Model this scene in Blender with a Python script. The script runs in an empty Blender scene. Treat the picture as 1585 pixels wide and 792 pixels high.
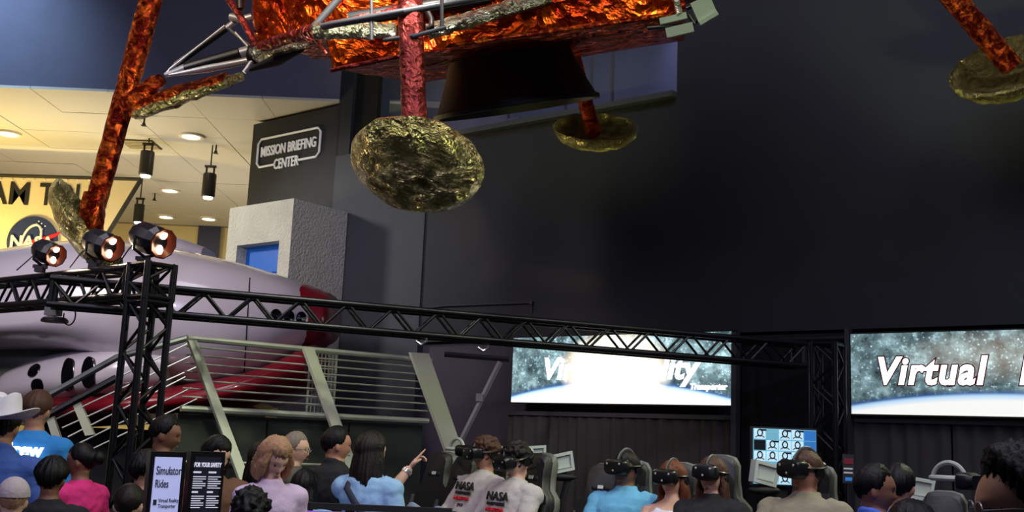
import bpy, bmesh, math, random
import numpy as np
from mathutils import Vector, Matrix, noise
from mathutils.bvhtree import BVHTree
random.seed(7)
D = bpy.data; SC = bpy.context.scene; COL = SC.collection
R_ = math.radians
# ------------------------------------------------------------------ camera
FPX = 1650.0; PITCH = R_(9.8); ROLL = R_(2.4); CAMZ = 1.7
C0 = Vector((0, 0, CAMZ))
FW = Vector((0, math.cos(PITCH), math.sin(PITCH)))
_u = Vector((0, -math.sin(PITCH), math.cos(PITCH))); _r = Vector((1, 0, 0))
RT = _r*math.cos(ROLL) + _u*math.sin(ROLL); UP = _u*math.cos(ROLL) - _r*math.sin(ROLL)
cd = D.cameras.new('camera'); cd.sensor_width = 36; cd.lens = 36*FPX/1585; cd.clip_end = 200
cam = D.objects.new('camera', cd); COL.objects.link(cam)
cam.matrix_world = Matrix(((RT.x, UP.x, -FW.x, 0), (RT.y, UP.y, -FW.y, 0), (RT.z, UP.z, -FW.z, CAMZ), (0, 0, 0, 1)))
SC.camera = cam
# ------------------------------------------------------------------ world, lamps, exposure
w = D.worlds.new('world'); SC.world = w; w.use_nodes = True
bg = w.node_tree.nodes['Background']; bg.inputs[0].default_value = (.55, .62, 1, 1); bg.inputs[1].default_value = .035
SC.view_settings.view_transform = 'Standard'; SC.view_settings.look = 'None'
SC.view_settings.exposure = 0.0; SC.view_settings.gamma = 1.0
try: SC.view_settings.use_curve_mapping = False
except Exception: pass
def lamp(name, kind, loc, energy, col, size=.3, tgt=None, angle=60, blend=.5):
    l = D.lights.new(name, kind); l.energy = energy; l.color = col
    if kind == 'AREA': l.size = size
    else: l.shadow_soft_size = size
    if kind == 'SPOT': l.spot_size = R_(angle); l.spot_blend = blend
    o = D.objects.new(name, l); COL.objects.link(o); o.location = loc
    if tgt: o.rotation_euler = (Vector(tgt)-Vector(loc)).to_track_quat('-Z', 'Y').to_euler()
    return o
lamp('hall_fill', 'AREA', (-1, 5, 11), 420, (.85, .85, 1), 5, (-1, 6, 0))  # added soft area lamps overhead, general fill for the hall
lamp('hall_fill', 'AREA', (5, 2, 11), 260, (.8, .8, 1), 4, (5, 5, 0))
lamp('crowd_wash', 'SPOT', (-3, -1.5, 7), 850, (.72, .66, 1), .4, (-1.8, 7, 1.4), 60, .7)
lamp('crowd_wash', 'SPOT', (4, -1, 7), 420, (.75, .7, 1), .4, (2.5, 5, 1.4), 55, .7)
lamp('rider_wash', 'SPOT', (3.2, 3.0, 6.5), 330, (1, .95, .85), .25, (1.2, 7.5, 1.5), 50, .6)
lamp('rider_back_light', 'SPOT', (5.5, 8.6, 5.2), 420, (.9, 1, .62), .2, (.8, 7.6, 1.4), 60, .6)
lamp('lander_fill', 'SPOT', (-5.0, 3.0, 6.4), 1500, (1, .72, .42), .22, (-1.6, 8.7, 6.4), 36, .6)  # added spots for glints on the foil, no fixtures built
lamp('lander_fill', 'SPOT', (-7.5, 6.0, 9), 420, (1, .8, .55), .4, (-3, 9.3, 5), 60, .6)
lamp('lander_fill', 'SPOT', (3.6, 4.0, .8), 1400, (.92, .92, .30), .3, (.85, 11.2, 5.1), 18, .5)  # added low lamp brightening the back foot's rim, no fixture
lamp('lander_fill', 'SPOT', (4.6, 3.6, 1.2), 800, (.92, .95, .40), .3, (4.5, 9.2, 5.3), 20, .5)  # added low lamp for the right foot's rim, no fixture
lamp('lander_fill', 'SPOT', (3.5, 3.5, 8.5), 800, (.8, .95, .45), .3, (-.7, 7.1, 3.7), 60, .6)
lamp('wall_wash_blue', 'SPOT', (-9.0, 13.5, 9.5), 900, (.5, .75, 1), .3, (-8.6, 15.9, 7.6), 80, .9)
lamp('window_room_light', 'SPOT', (1.6, 13.6, 7.7), 40, (.62, .68, 1), .15, (2.6, 13.0, 6.5), 120, .9)
lamp('lobby_fill', 'POINT', (-9, 20, 3.2), 230, (1, .8, .48), .6)  # added lamps out of view brighten the lobby, none in a fixture
lamp('lobby_fill', 'POINT', (-5.5, 21.5, 3.4), 230, (1, .86, .62), .6)
lamp('lobby_fill', 'POINT', (-7.2, 17.5, 4.2), 120, (1, .93, .8), .6)
lamp('lobby_fill', 'POINT', (-10.0, 18.3, 3.7), 520, (1, .72, .2), .3)
lamp('lobby_fill', 'SPOT', (-7.5, 13.8, 6.0), 650, (1, .96, .85), .3, (-3.9, 15.4, 4.6), 50, .8)  # added spot brightening the stucco kiosk's front
lamp('ship_fill', 'SPOT', (-6.5, 5.5, 6.2), 1200, (1, .9, .98), .5, (-3.8, 11.3, 2.9), 60, .8)  # added lamp that brightens the white hull
lamp('rail_fill', 'SPOT', (-.8, 6.5, 6.0), 950, (.98, 1, .82), .2, (-1.8, 10.6, 2.0), 40, .6)  # added lamp that lifts the pale railing posts
lamp('purple_wash', 'SPOT', (.8, 10.5, 3.6), 26, (.5, .4, 1), .2, (-.9, 13.6, 2.6), 80, .9)
# ------------------------------------------------------------------ geometry from the photograph's rays
def ray(x, y): return FW + RT*((x-792.5)/FPX) - UP*((y-396)/FPX)
def at(x, y, Y):
    r = ray(x, y); return C0 + r*(Y/r.y)
def onp(x, y, p, n):
    r = ray(x, y); return C0 + r*((Vector(p)-C0).dot(n)/r.dot(n))
# ------------------------------------------------------------------ materials
def lin(c):
    return tuple((v/12.92 if v <= .04045 else ((v+.055)/1.055)**2.4) for v in c)
MATS = {}
def mat(name, rgb, rough=.6, metal=0, emis=0, bump=None, vary=0, spec=.5, coat=0, ecol=None, trans=0, alpha=1):
    if name in MATS: return MATS[name]
    m = D.materials.new(name); m.use_nodes = True; nt = m.node_tree; b = nt.nodes['Principled BSDF']
    c = (*lin(rgb), 1)
    b.inputs['Base Color'].default_value = c; b.inputs['Roughness'].default_value = rough
    b.inputs['Metallic'].default_value = metal; b.inputs['Specular IOR Level'].default_value = spec
    b.inputs['Coat Weight'].default_value = coat; b.inputs['Transmission Weight'].default_value = trans
    b.inputs['Alpha'].default_value = alpha
    if emis:
        b.inputs['Emission Color'].default_value = (*lin(ecol or rgb), 1); b.inputs['Emission Strength'].default_value = emis
    if bump or vary:
        tc = nt.nodes.new('ShaderNodeTexCoord'); nz = nt.nodes.new('ShaderNodeTexNoise')
        nz.inputs['Scale'].default_value = bump[0] if bump else 6; nz.inputs['Detail'].default_value = 5
        nt.links.new(tc.outputs['Object'], nz.inputs['Vector'])
        if bump:
            bp = nt.nodes.new('ShaderNodeBump'); bp.inputs['Strength'].default_value = bump[1]; bp.inputs['Distance'].default_value = bump[2]
            nt.links.new(nz.outputs['Fac'], bp.inputs['Height']); nt.links.new(bp.outputs['Normal'], b.inputs['Normal'])
        if vary:
            mx = nt.nodes.new('ShaderNodeMixRGB'); mx.blend_type = 'MULTIPLY'; mx.inputs[1].default_value = c
            rp = nt.nodes.new('ShaderNodeValToRGB')
            rp.color_ramp.elements[0].position = .3; rp.color_ramp.elements[0].color = (1-vary,)*3+(1,)
            rp.color_ramp.elements[1].position = .7; rp.color_ramp.elements[1].color = (1, 1, 1, 1)
            n2 = nt.nodes.new('ShaderNodeTexNoise'); n2.inputs['Scale'].default_value = 3; n2.inputs['Detail'].default_value = 6
            nt.links.new(tc.outputs['Object'], n2.inputs['Vector'])
            nt.links.new(n2.outputs['Fac'], rp.inputs[0]); mx.inputs[0].default_value = 1
            nt.links.new(rp.outputs[0], mx.inputs[2]); nt.links.new(mx.outputs[0], b.inputs['Base Color'])
    MATS[name] = m; return m
def foil(name, a, bcol, rough=.22, sc=9, st=1.0, lo=.35, hi=.65):
    """crinkled metallised film: two base tones broken up by cells, strongly bumped"""
    m = D.materials.new(name); m.use_nodes = True; nt = m.node_tree; b = nt.nodes['Principled BSDF']; L = nt.links.new
    tc = nt.nodes.new('ShaderNodeTexCoord')
    n1 = nt.nodes.new('ShaderNodeTexNoise'); n1.inputs['Scale'].default_value = sc*.6; n1.inputs['Detail'].default_value = 6; n1.inputs['Distortion'].default_value = 1.2
    vo = nt.nodes.new('ShaderNodeTexVoronoi'); vo.inputs['Scale'].default_value = sc*1.6; vo.feature = 'F1'
    L(tc.outputs['Object'], n1.inputs['Vector'])
    ad = nt.nodes.new('ShaderNodeMixRGB'); ad.blend_type = 'ADD'; ad.inputs[0].default_value = .25
    L(tc.outputs['Object'], ad.inputs[1]); L(n1.outputs['Color'], ad.inputs[2]); L(ad.outputs[0], vo.inputs['Vector'])
    mh = nt.nodes.new('ShaderNodeMath'); mh.operation = 'ADD'; L(n1.outputs['Fac'], mh.inputs[0]); L(vo.outputs['Distance'], mh.inputs[1])
    bp = nt.nodes.new('ShaderNodeBump'); bp.inputs['Strength'].default_value = st; bp.inputs['Distance'].default_value = .06
    L(mh.outputs[0], bp.inputs['Height']); L(bp.outputs['Normal'], b.inputs['Normal'])
    rp = nt.nodes.new('ShaderNodeValToRGB'); rp.color_ramp.elements[0].position = lo; rp.color_ramp.elements[1].position = hi
    rp.color_ramp.elements[0].color = (*lin(a), 1); rp.color_ramp.elements[1].color = (*lin(bcol), 1)
    L(n1.outputs['Fac'], rp.inputs[0]); L(rp.outputs[0], b.inputs['Base Color'])
    b.inputs['Metallic'].default_value = .92; b.inputs['Roughness'].default_value = rough
    MATS[name] = m; return m
# ------------------------------------------------------------------ mesh builder
class MB:
    def __init__(s): s.v = []; s.f = []
    def add(s, vs, fs, M=None):
        k = len(s.v)
        s.v += [tuple(M @ Vector(q)) for q in vs] if M is not None else [tuple(q) for q in vs]
        s.f += [tuple(k+i for i in f) for f in fs]; return s
    def box(s, c, d, M=None):
        x, y, z = c; a, b, e = d[0]/2, d[1]/2, d[2]/2
        vs = [(x+i*a, y+j*b, z+k*e) for i in (-1, 1) for j in (-1, 1) for k in (-1, 1)]
        return s.add(vs, [(0, 1, 3, 2), (4, 6, 7, 5), (0, 4, 5, 1), (2, 3, 7, 6), (0, 2, 6, 4), (1, 5, 7, 3)], M)
    def loft(s, rings, M=None, caps=True, closed=True):
        n = len(rings[0]); vs = [p for r in rings for p in r]; fs = []
        for i in range(len(rings)-1):
            for j in range(n if closed else n-1):
                a = i*n+j; b = i*n+(j+1) % n; fs.append((a, b, b+n, a+n))
        if caps: fs += [tuple(range(n-1, -1, -1)), tuple(range(len(vs)-n, len(vs)))]
        return s.add(vs, fs, M)
    def path(s, pts, rad, n=10, M=None, caps=True, jit=0, jsc=6, ell=1.0):
        pts = [Vector(p) for p in pts]
        if not hasattr(rad, '__len__'): rad = [rad]*len(pts)
        rings = []; prev = None
        for i, p in enumerate(pts):
            t = (pts[min(i+1, len(pts)-1)]-pts[max(i-1, 0)]).normalized()
            if prev is None:
                a = Vector((0, 0, 1)) if abs(t.z) < .9 else Vector((1, 0, 0)); x = t.cross(a).normalized()
            else: x = (prev - t*prev.dot(t)).normalized()
            prev = x; y = t.cross(x); ring = []
            for j in range(n):
                q = 2*math.pi*j/n; d = x*math.cos(q)+y*(math.sin(q)*ell); r = rad[i]
                if jit: r *= 1+jit*noise.noise((p+d*r)*jsc)+jit*.6*noise.noise((p+d*r)*jsc*2.7)
                ring.append(p+d*r)
            rings.append(ring)
        return s.loft(rings, M, caps)
    def tube(s, a, b, r, r2=None, n=10, seg=1, M=None, jit=0, jsc=6):
        a = Vector(a); b = Vector(b); r2 = r if r2 is None else r2
        return s.path([a.lerp(b, i/seg) for i in range(seg+1)], [r+(r2-r)*i/seg for i in range(seg+1)], n, M, True, jit, jsc)
    def ell(s, c, d, M=None, nu=16, nv=10):
        rings = []
        for i in range(nv+1):
            t = math.pi*(.02+.96*i/nv)
            rings.append([(c[0]+d[0]*math.sin(t)*math.cos(2*math.pi*j/nu), c[1]+d[1]*math.sin(t)*math.sin(2*math.pi*j/nu), c[2]-d[2]*math.cos(t)) for j in range(nu)])
        return s.loft(rings, M)
    def lathe(s, prof, n=24, M=None, caps=True, jit=0, jsc=8):
        rings = []
        for r, z in prof:
            ring = []
            for j in range(n):
                q = 2*math.pi*j/n; p = Vector((r*math.cos(q), r*math.sin(q), z))
                if jit: p *= 1; p.z += jit*noise.noise(p*jsc); p.xy = p.xy*(1+jit*.6*noise.noise(p*jsc+Vector((5, 3, 1))))
                ring.append(p)
            rings.append(ring)
        return s.loft(rings, M, caps)
    def prism(s, poly, t, M=None):
        """polygon in local XZ, thickness t along local Y (front at y=-t/2)"""
        n = len(poly); vs = [(x, -t/2, z) for x, z in poly]+[(x, t/2, z) for x, z in poly]
        fs = [tuple(range(n)), tuple(range(2*n-1, n-1, -1))]+[(i, (i+1) % n+0, (i+1) % n+n, i+n)[::-1] for i in range(n)]
        return s.add(vs, fs, M)
    def grid(s, fn, nu, nv, M=None):
        vs = [fn(i/nu, j/nv) for i in range(nu+1) for j in range(nv+1)]
        fs = [(i*(nv+1)+j, (i+1)*(nv+1)+j, (i+1)*(nv+1)+j+1, i*(nv+1)+j+1) for i in range(nu) for j in range(nv)]
        return s.add(vs, fs, M)
    def mesh(s, name, smooth=True, ang=40):
        me = D.meshes.new(name); me.from_pydata(s.v, [], s.f); me.update()
        bm = bmesh.new(); bm.from_mesh(me); bmesh.ops.recalc_face_normals(bm, faces=bm.faces); bm.to_mesh(me); bm.free()
        if smooth:
            me.shade_smooth()
            try: me.set_sharp_from_angle(angle=R_(ang))
            except Exception: pass
        return me
    def build(s, name, m, parent=None, world=True, smooth=True, ang=40):
        """world=True: vertices are given in world space and moved into the parent's frame"""
        inv = PM[parent.name].inverted() if (parent is not None and world) else None
        if inv is not None: s.v = [tuple(inv @ Vector(q)) for q in s.v]
        o = D.objects.new(name, s.mesh(name, smooth, ang)); COL.objects.link(o)
        if m: o.data.materials.append(m)
        o.parent = parent; PM[o.name] = PM[parent.name].copy() if parent is not None else Matrix()
        return o
PM = {}
def empty(name, loc=(0, 0, 0), M=None):
    o = D.objects.new(name, None); COL.objects.link(o); o.empty_display_size = .1
    M = M if M is not None else Matrix.Translation(loc); o.matrix_world = M; PM[o.name] = M.copy(); return o
def tag(o, label=None, cat=None, group=None, kind=None):
    if label: o['label'] = label
    if cat: o['category'] = cat
    if group: o['group'] = group
    if kind: o['kind'] = kind
    return o
def struct(o): o['kind'] = 'structure'; return o
def dup(o, M=None, parent=None):
    c = o.copy(); COL.objects.link(c); c.parent = parent
    if M is not None: c.matrix_world = M; PM[c.name] = M.copy()
    for ch in list(o.children): dup(ch, None, c)
    return c
def frame(o, x, y, z): return Matrix(((x[0], y[0], z[0], o[0]), (x[1], y[1], z[1], o[1]), (x[2], y[2], z[2], o[2]), (0, 0, 0, 1)))
def text_mesh(body, size, ext=.004, bold=0, shear=0, align='CENTER', sx=1.0, space=1.0):
    c = D.curves.new('txt', 'FONT'); c.body = body; c.size = size; c.extrude = ext; c.offset = bold; c.shear = shear
    c.align_x = align; c.space_character = space; c.resolution_u = 3
    o = D.objects.new('txt', c); TMP.collection.objects.link(o); TMP.view_layers[0].update()
    dg = TMP.view_layers[0].depsgraph
    me = D.meshes.new_from_object(o.evaluated_get(dg)); D.objects.remove(o)
    for v in me.vertices: v.co.x *= sx
    return me
TMP = D.scenes.new('scratch')
def text_obj(name, body, M, m, parent, size, **k):
    """text in the XY plane of M (x right, y up), facing M's +z"""
    me = text_mesh(body, size, **k); me.name = name
    me.transform(PM[parent.name].inverted() @ M if parent else M)
    o = D.objects.new(name, me); COL.objects.link(o); me.materials.clear(); me.materials.append(m); o.parent = parent; PM[o.name] = Matrix()
    return o
def remesh(mb, vox, smooth=2, fn=None):
    me = D.meshes.new('r'); me.from_pydata(mb.v, [], mb.f); me.update()
    bm = bmesh.new(); bm.from_mesh(me); bmesh.ops.recalc_face_normals(bm, faces=bm.faces); bm.to_mesh(me); bm.free()
    o = D.objects.new('r', me); TMP.collection.objects.link(o)
    md = o.modifiers.new('r', 'REMESH'); md.mode = 'VOXEL'; md.voxel_size = vox
    if smooth: s = o.modifiers.new('s', 'SMOOTH'); s.factor = .5; s.iterations = smooth
    TMP.view_layers[0].update()
    out = D.meshes.new_from_object(o.evaluated_get(TMP.view_layers[0].depsgraph)); D.objects.remove(o); D.meshes.remove(me)
    if fn:
        n = len(out.vertices); co = np.empty(n*3, 'f'); no = np.empty(n*3, 'f')
        out.vertices.foreach_get('co', co); out.vertex_normals.foreach_get('vector', no); co = co.reshape(-1, 3); no = no.reshape(-1, 3)
        co += no*np.array([fn(Vector(c)) for c in co.tolist()], 'f')[:, None]
        out.vertices.foreach_set('co', co.ravel()); out.update()
    out.shade_smooth(); return out
def put(name, me, m, parent):
    o = D.objects.new(name, me); COL.objects.link(o); me.name = name; me.materials.clear(); me.materials.append(m); o.parent = parent
    PM[o.name] = PM[parent.name].copy() if parent else Matrix(); return o
# ================================================================== THE SETTING
WD = Vector((math.cos(R_(-37.84)), math.sin(R_(-37.84)), 0)); WN = Vector((WD.y, -WD.x, 0))      # along the wall, and out of it
W0 = Vector((.0634, 13.7, 0)); WM = frame(W0, WD, -WN, (0, 0, 1))
def onwall(x, y, off=0):      # pixel -> (s, z) on the wall plane moved `off` metres towards the hall
    p = onp(x, y, W0+WN*off, WN); return (p-W0).dot(WD), p.z
m_wall = mat('paint_charcoal', (.145, .16, .195), .75, bump=(40, .15, .01), vary=.15)
m_wall2 = mat('slate_grey', (.245, .26, .30), .75, bump=(40, .15, .01), vary=.12)
m_low = mat('paint_dusk', (.27, .25, .30), .8, vary=.15)
m_fasc = mat('paint_blue_grey', (.37, .37, .46), .8, vary=.08)
m_ceil = mat('ceiling_tile_white', (.80, .79, .76), .9, bump=(60, .1, .005))
m_black = mat('matt_black', (.06, .06, .065), .7)
m_cream = mat('paint_cream', (.86, .80, .62), .85)
m_floor = mat('carpet_dark', (.17, .17, .2), .95, bump=(120, .3, .01), vary=.3)
def wbox(name, s0, s1, z0, z1, y0, y1, m, parent=None, **k):
    o = MB().box(((s0+s1)/2, (y0+y1)/2, (z0+z1)/2), (s1-s0, y1-y0, z1-z0), WM).build(name, m, parent, smooth=False)
    return o
fl = MB().box((0, 9, -.05), (36, 44, .1)).build('floor', m_floor, smooth=False); struct(fl)
wb = struct(wbox('wall_back', -1.64, 8.5, 2.98, 5.87, 0, .3, m_wall))
wbox('upper_wall', 2.32, 8.5, 5.87, 11, 0, .3, m_wall, wb)
wbox('header', -3.59, 2.32, 7.9, 11, 0, .3, m_wall, wb)
wbox('window_jamb', -3.59, -3.3, 5.87, 7.9, 0, .3, m_wall, wb)
wbox('lower_wall', -1.64, 8.5, 0, 2.98, .09, .3, m_low, wb)
wbox('grey_wall_part', -3.55, -1.64, 0, 5.87, -.03, .3, m_wall2, wb)  # stretch of wall in a paler grey, set slightly proud
wm_ = struct(wbox('wall_mission', -5.64, -3.55, 0, 6.7, 0, .3, m_wall))
# window of the control room
wn = struct(MB().box((-.5, 1.5, 6.9), (5.7, .1, 2.3), WM).build('window_1', mat('room_blue_grey', (.42, .43, .56), .7, vary=.1), smooth=False))
wbox('ceiling_slab', -3.4, 2.45, 7.9, 8.0, .3, 1.55, m_wall2, wn); wbox('floor_slab', -3.4, 2.45, 5.7, 5.86, .3, 1.55, m_wall2, wn)
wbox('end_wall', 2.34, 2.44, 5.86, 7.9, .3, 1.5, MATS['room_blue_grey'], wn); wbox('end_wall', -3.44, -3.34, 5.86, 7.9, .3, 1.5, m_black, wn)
wbox('pillar', -3.3, -2.82, 5.87, 7.9, .06, .32, mat('void_black', (.02, .02, .025), .9), wn)
wbox('sill', -2.82, 2.32, 5.83, 5.90, -.10, .3, m_wall2, wn)
for sx in (-.35, .6, 1.0, 1.32): wbox('mullion', sx-.012, sx+.012, 5.9, 7.9, .12, .16, m_wall2, wn)
gl = mat('window_glass', (.5, .55, .7), .05, alpha=.12)
for a, b in ((-2.82, -.362), (-.338, .588), (.612, .988), (1.012, 1.308), (1.332, 2.32)): wbox('pane', a, b, 5.9, 7.9, .135, .141, gl, wn)
wbox('shelf_clutter', -.25, -.05, 5.9, 5.97, .0, .08, m_fasc, wn)
# fascia and lobby
f0 = at(525, 163.5, 15.9); ZC = f0.z
fa = struct(MB().box((f0.x-9, 16.02, ZC+2.63), (18, .2, 5.06)).build('wall_fascia', m_fasc, smooth=False))
ce = struct(MB().box((-8.5, 22.85, ZC+.16), (17, 13.4, .1)).build('ceiling', mat('ceiling_grid', (.60, .58, .54), .9), smooth=False))
tm = MB().box((0, 0, 0), (1.19, 1.19, .04)).mesh('ceiling_tile', False); tm.materials.append(m_ceil)
for i in range(13):
    for j in range(9):
        x = f0.x-.6-i*1.2+1.2; y = 16.5+j*1.2
        if (Vector((x, y, 0))-W0).dot(WN) < -1.7 and (Vector((x, y, 0))-W0).dot(WD) > -6.3: continue      # only over the lobby
        o = D.objects.new('tile', tm); COL.objects.link(o); o.parent = ce; o.location = (x, y, ZC+.09+random.uniform(-.006, .006)); PM[o.name] = Matrix()
lw = struct(MB().box((-8.5, 27.2, 3.5), (18, .2, 7)).build('wall_lobby', m_cream, smooth=False))
struct(MB().box((-16.6, 22, 3.5), (.2, 12, 7)).build('wall_lobby_left', m_cream, smooth=False))
pl = at(323, 372, 26.9)
tag(MB().box(pl, (.56, .06, 1.5)).box(pl+Vector((0, -.04, .7)), (.6, .04, .06)).build('notice_board', mat('navy_panel', (.17, .21, .36), .5), smooth=False), 'tall navy panel hung on the far lobby wall', 'panel')
m_lit = mat('downlight_glow', (1, .95, .85), .5, emis=9)
for i, (x, y) in enumerate(((13, 206), (296, 210), (263, 294), (257, 335), (323, 338))):
    p = onp(x, y, (0, 0, ZC+.06), Vector((0, 0, 1)))
    e = empty('downlight', p)
    MB().lathe([(.16, -.03), (.22, -.03), (.22, .05), (.16, .05)], 20, Matrix.Translation(p), caps=False).build('trim_ring', mat('trim_white', (.9, .88, .84), .5), e)
    MB().lathe([(.001, -.005), (.17, -.005), (.17, .03), (.001, .03)], 20, Matrix.Translation(p)).build('lens', m_lit, e)
    tag(e, ('round glowing downlight at the left frame edge in the lobby ceiling', 'glowing ceiling downlight right of the leftmost hanging black fixture', 'dimmer ceiling downlight above the middle of the lobby', 'glowing ceiling downlight just right of the low hanging fixture', 'glowing ceiling downlight above the tall navy panel')[i], 'downlight', 'lobby downlights')
m_can = mat('fixture_black', (.05, .05, .055), .45)
for i, (x, y, Y, sc, lab) in enumerate(((227, 253, 18.5, 1, 'black hanging can fixture nearest the copper leg'), (323.5, 287, 18.8, .98, 'black hanging can fixture close to the mission wall'), (215, 330, 21.5, .85, 'low slim hanging fixture beside the banner edge'))):
    p = at(x, y, Y); e = empty('hanging_fixture', p); s_ = sc*.115
    T_ = Matrix.Translation(p)
    MB().lathe([(s_*.9, -.22*sc), (s_*1.05, -.2*sc), (s_*1.05, .2*sc), (s_, .22*sc), (.02, .22*sc)], 18, T_, caps=True).build('can', m_can, e)
    for k in (-1, 1): MB().tube(p+Vector((k*s_*.6, 0, .2*sc)), p+Vector((k*s_*.6, 0, .36*sc)), .018).build('hanger', m_can, e)
    MB().tube(p+Vector((0, 0, .36*sc)), (p.x, p.y, ZC+.07), .012).build('drop_rod', m_can, e)
    MB().box(p+Vector((0, 0, .36*sc)), (s_*1.8, .05, .04)).build('cross_bar', m_can, e)
    MB().lathe([(.001, -.25*sc), (s_*.7, -.25*sc), (s_*.8, -.21*sc), (.001, -.21*sc)], 16, T_).build('lens', m_lit, e)
    tag(e, lab, 'light fixture', 'lobby hanging fixtures')
for x, y, lab in ((335, 228, 'small sprinkler drop near the mission wall'), (224, 184, 'small sprinkler drop under the copper strut'), (240, 303, 'small sprinkler drop above the slim hanging fixture')):
    p = onp(x, y-4, (0, 0, ZC+.07), Vector((0, 0, 1))); e = empty('sprinkler', p)
    MB().tube(p, p-Vector((0, 0, .14)), .015).lathe([(.03, -.15), (.03, -.13), (.012, -.1), (.012, 0)], 10, Matrix.Translation(p)).build('stem', m_can, e)
    MB().box(p-Vector((0, 0, .16)), (.08, .08, .01)).build('deflector', m_can, e); tag(e, lab, 'sprinkler', 'lobby sprinklers')
p = onp(218, 223, (0, 0, ZC+.06), Vector((0, 0, 1))); e = empty('air_vent', p)
MB().box(p, (.6, .6, .02)).build('backing', m_can, e, smooth=False)
for k in range(6): MB().box(p+Vector((0, -.25+.1*k, -.015)), (.56, .03, .02)).build('slat', m_cream, e, smooth=False)
tag(e, 'square slatted air vent in the lobby ceiling above a hanging fixture', 'vent')
# banner with the round emblem
BY = 19.5
def ban(x, y): return at(x, y, BY)
e = empty('tour_banner', ban(80, 420))
q = [ban(-150, 268), ban(218, 278), ban(128, 425), ban(-150, 440)]
MB().prism([(v.x, v.z) for v in q], .06, Matrix.Translation((0, BY, 0))).build('banner_cloth', mat('banner_cream', (.86, .80, .64), .8, vary=.05), e, smooth=False)
dk = mat('banner_edge_dark', (.16, .15, .13), .6)
MB().tube(q[0], q[1], .045, n=8).build('edge_rail', dk, e); MB().tube(q[1], q[2], .045, n=8).build('edge_rail', dk, e)
BX = frame((0, 0, 0), (1, 0, 0), (0, 0, 1), (0, -1, 0))
def bm_(x, y, off=.04): v = ban(x, y); v.y -= off; return Matrix.Translation(v) @ BX
m_ink = mat('ink_dark', (.10, .10, .11), .7)
text_obj('lettering', 'AM', bm_(47, 317), m_ink, e, .60, bold=.012, align='RIGHT', space=1.05, sx=.9)
text_obj('lettering', 'TOUR', bm_(165, 321), m_ink, e, .585, bold=.012, align='RIGHT', space=1.02, sx=.78)
for x in range(-2, 9): MB().ell(ban(20+x*17, 279.5)+Vector((0, -.05, 0)), (.018, .012, .018), nu=8, nv=5).build('rivet', mat('trim_white', (1,)*3), e)
# emblem
ec = ban(52, 374); er = .47
def disc(r, y, n=40): return MB().lathe([(.001, 0), (r, 0), (r, .02), (.001, .02)], n, Matrix.Translation((ec.x, ec.y-y, ec.z)) @ BX)
em = disc(er, .045).build('emblem_disc', mat('emblem_blue', (.10, .17, .36), .6), e)
red = mat('emblem_red', (.80, .10, .16), .6); wht = mat('print_white', (.95, .93, .88), .6)
def epts(pl): return [ec+Vector((a*er, 0, b*er)) for a, b in pl]
sw = [(-.75, -.62), (-.2, -.18), (.45, .1), (1.05, .42), (.55, .02), (.95, .25), (.3, -.2), (-.3, -.42)]
MB().prism([(v.x, v.z) for v in epts([(-.35, -.05), (.3, .12), (1.12, .42), (.95, .22), (.45, -.02), (-.1, -.18)])], .015, Matrix.Translation((0, ec.y-.085, 0))).build('red_wing', red, em, smooth=False)
MB().prism([(v.x, v.z) for v in epts([(-.72, -.75), (-.1, -.42), (.3, -.62), (-.15, -.55)])], .015, Matrix.Translation((0, ec.y-.085, 0))).build('red_wing', red, em, smooth=False)
MB().path([ec+Vector((er*(-.02+.34*math.cos(t)+.12*math.sin(t)), -.08, er*(.1+.55*math.sin(t)))) for t in np.linspace(-.6, 3.9, 26)], .022, 6).build('orbit', wht, em)
text_obj('lettering', 'NASA', Matrix.Translation(ec+Vector((0, -.095, -.13))) @ BX, wht, em, .31, bold=.010)
for a, b in ((.1, .7), (.2, .6), (.3, .72), (.35, .5), (.0, .6), (.18, .8), (-.35, -.72), (.45, .62)):
    MB().ell(ec+Vector((a*er, -.07, b*er)), (.015, .008, .015), nu=6, nv=4).build('star', wht, em)
tag(e, 'cream hanging banner reading AM TOUR with a round blue emblem', 'banner')
# MISSION BRIEFING CENTER
SM = lambda s, z, off=.02: frame(W0+WD*s+WN*off+Vector((0, 0, z)), WD, (0, 0, 1), WN)
m_sw = mat('sign_white', (.92, .92, .92), .6, emis=.12)
e = empty('wall_sign', W0+WD*-4.69+Vector((0, 0, 5.85)))
s0, s1, z0, z1 = -5.45, -3.95, 5.93, 6.40; rc = .07
pts = [(-5.02, z0), (s0+rc, z0), (s0, z0+rc), (s0, z1-rc), (s0+rc, z1), (s1-rc, z1), (s1, z1-rc), (s1, z0+rc), (s1-rc, z0), (-4.42, z0)]
MB().path([W0+WD*a+WN*.02+Vector((0, 0, b)) for a, b in pts], .018, 6).build('outline', m_sw, e)
text_obj('lettering', 'MISSION BRIEFING', SM(-4.70, 6.10), m_sw, e, .235, bold=.003, sx=.69, ext=.01)
text_obj('lettering', 'CENTER', SM(-4.72, 5.85), m_sw, e, .235, bold=.003, sx=.69, ext=.01)
tag(e, 'white outlined sign reading MISSION BRIEFING CENTER on the charcoal wall', 'sign')
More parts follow.
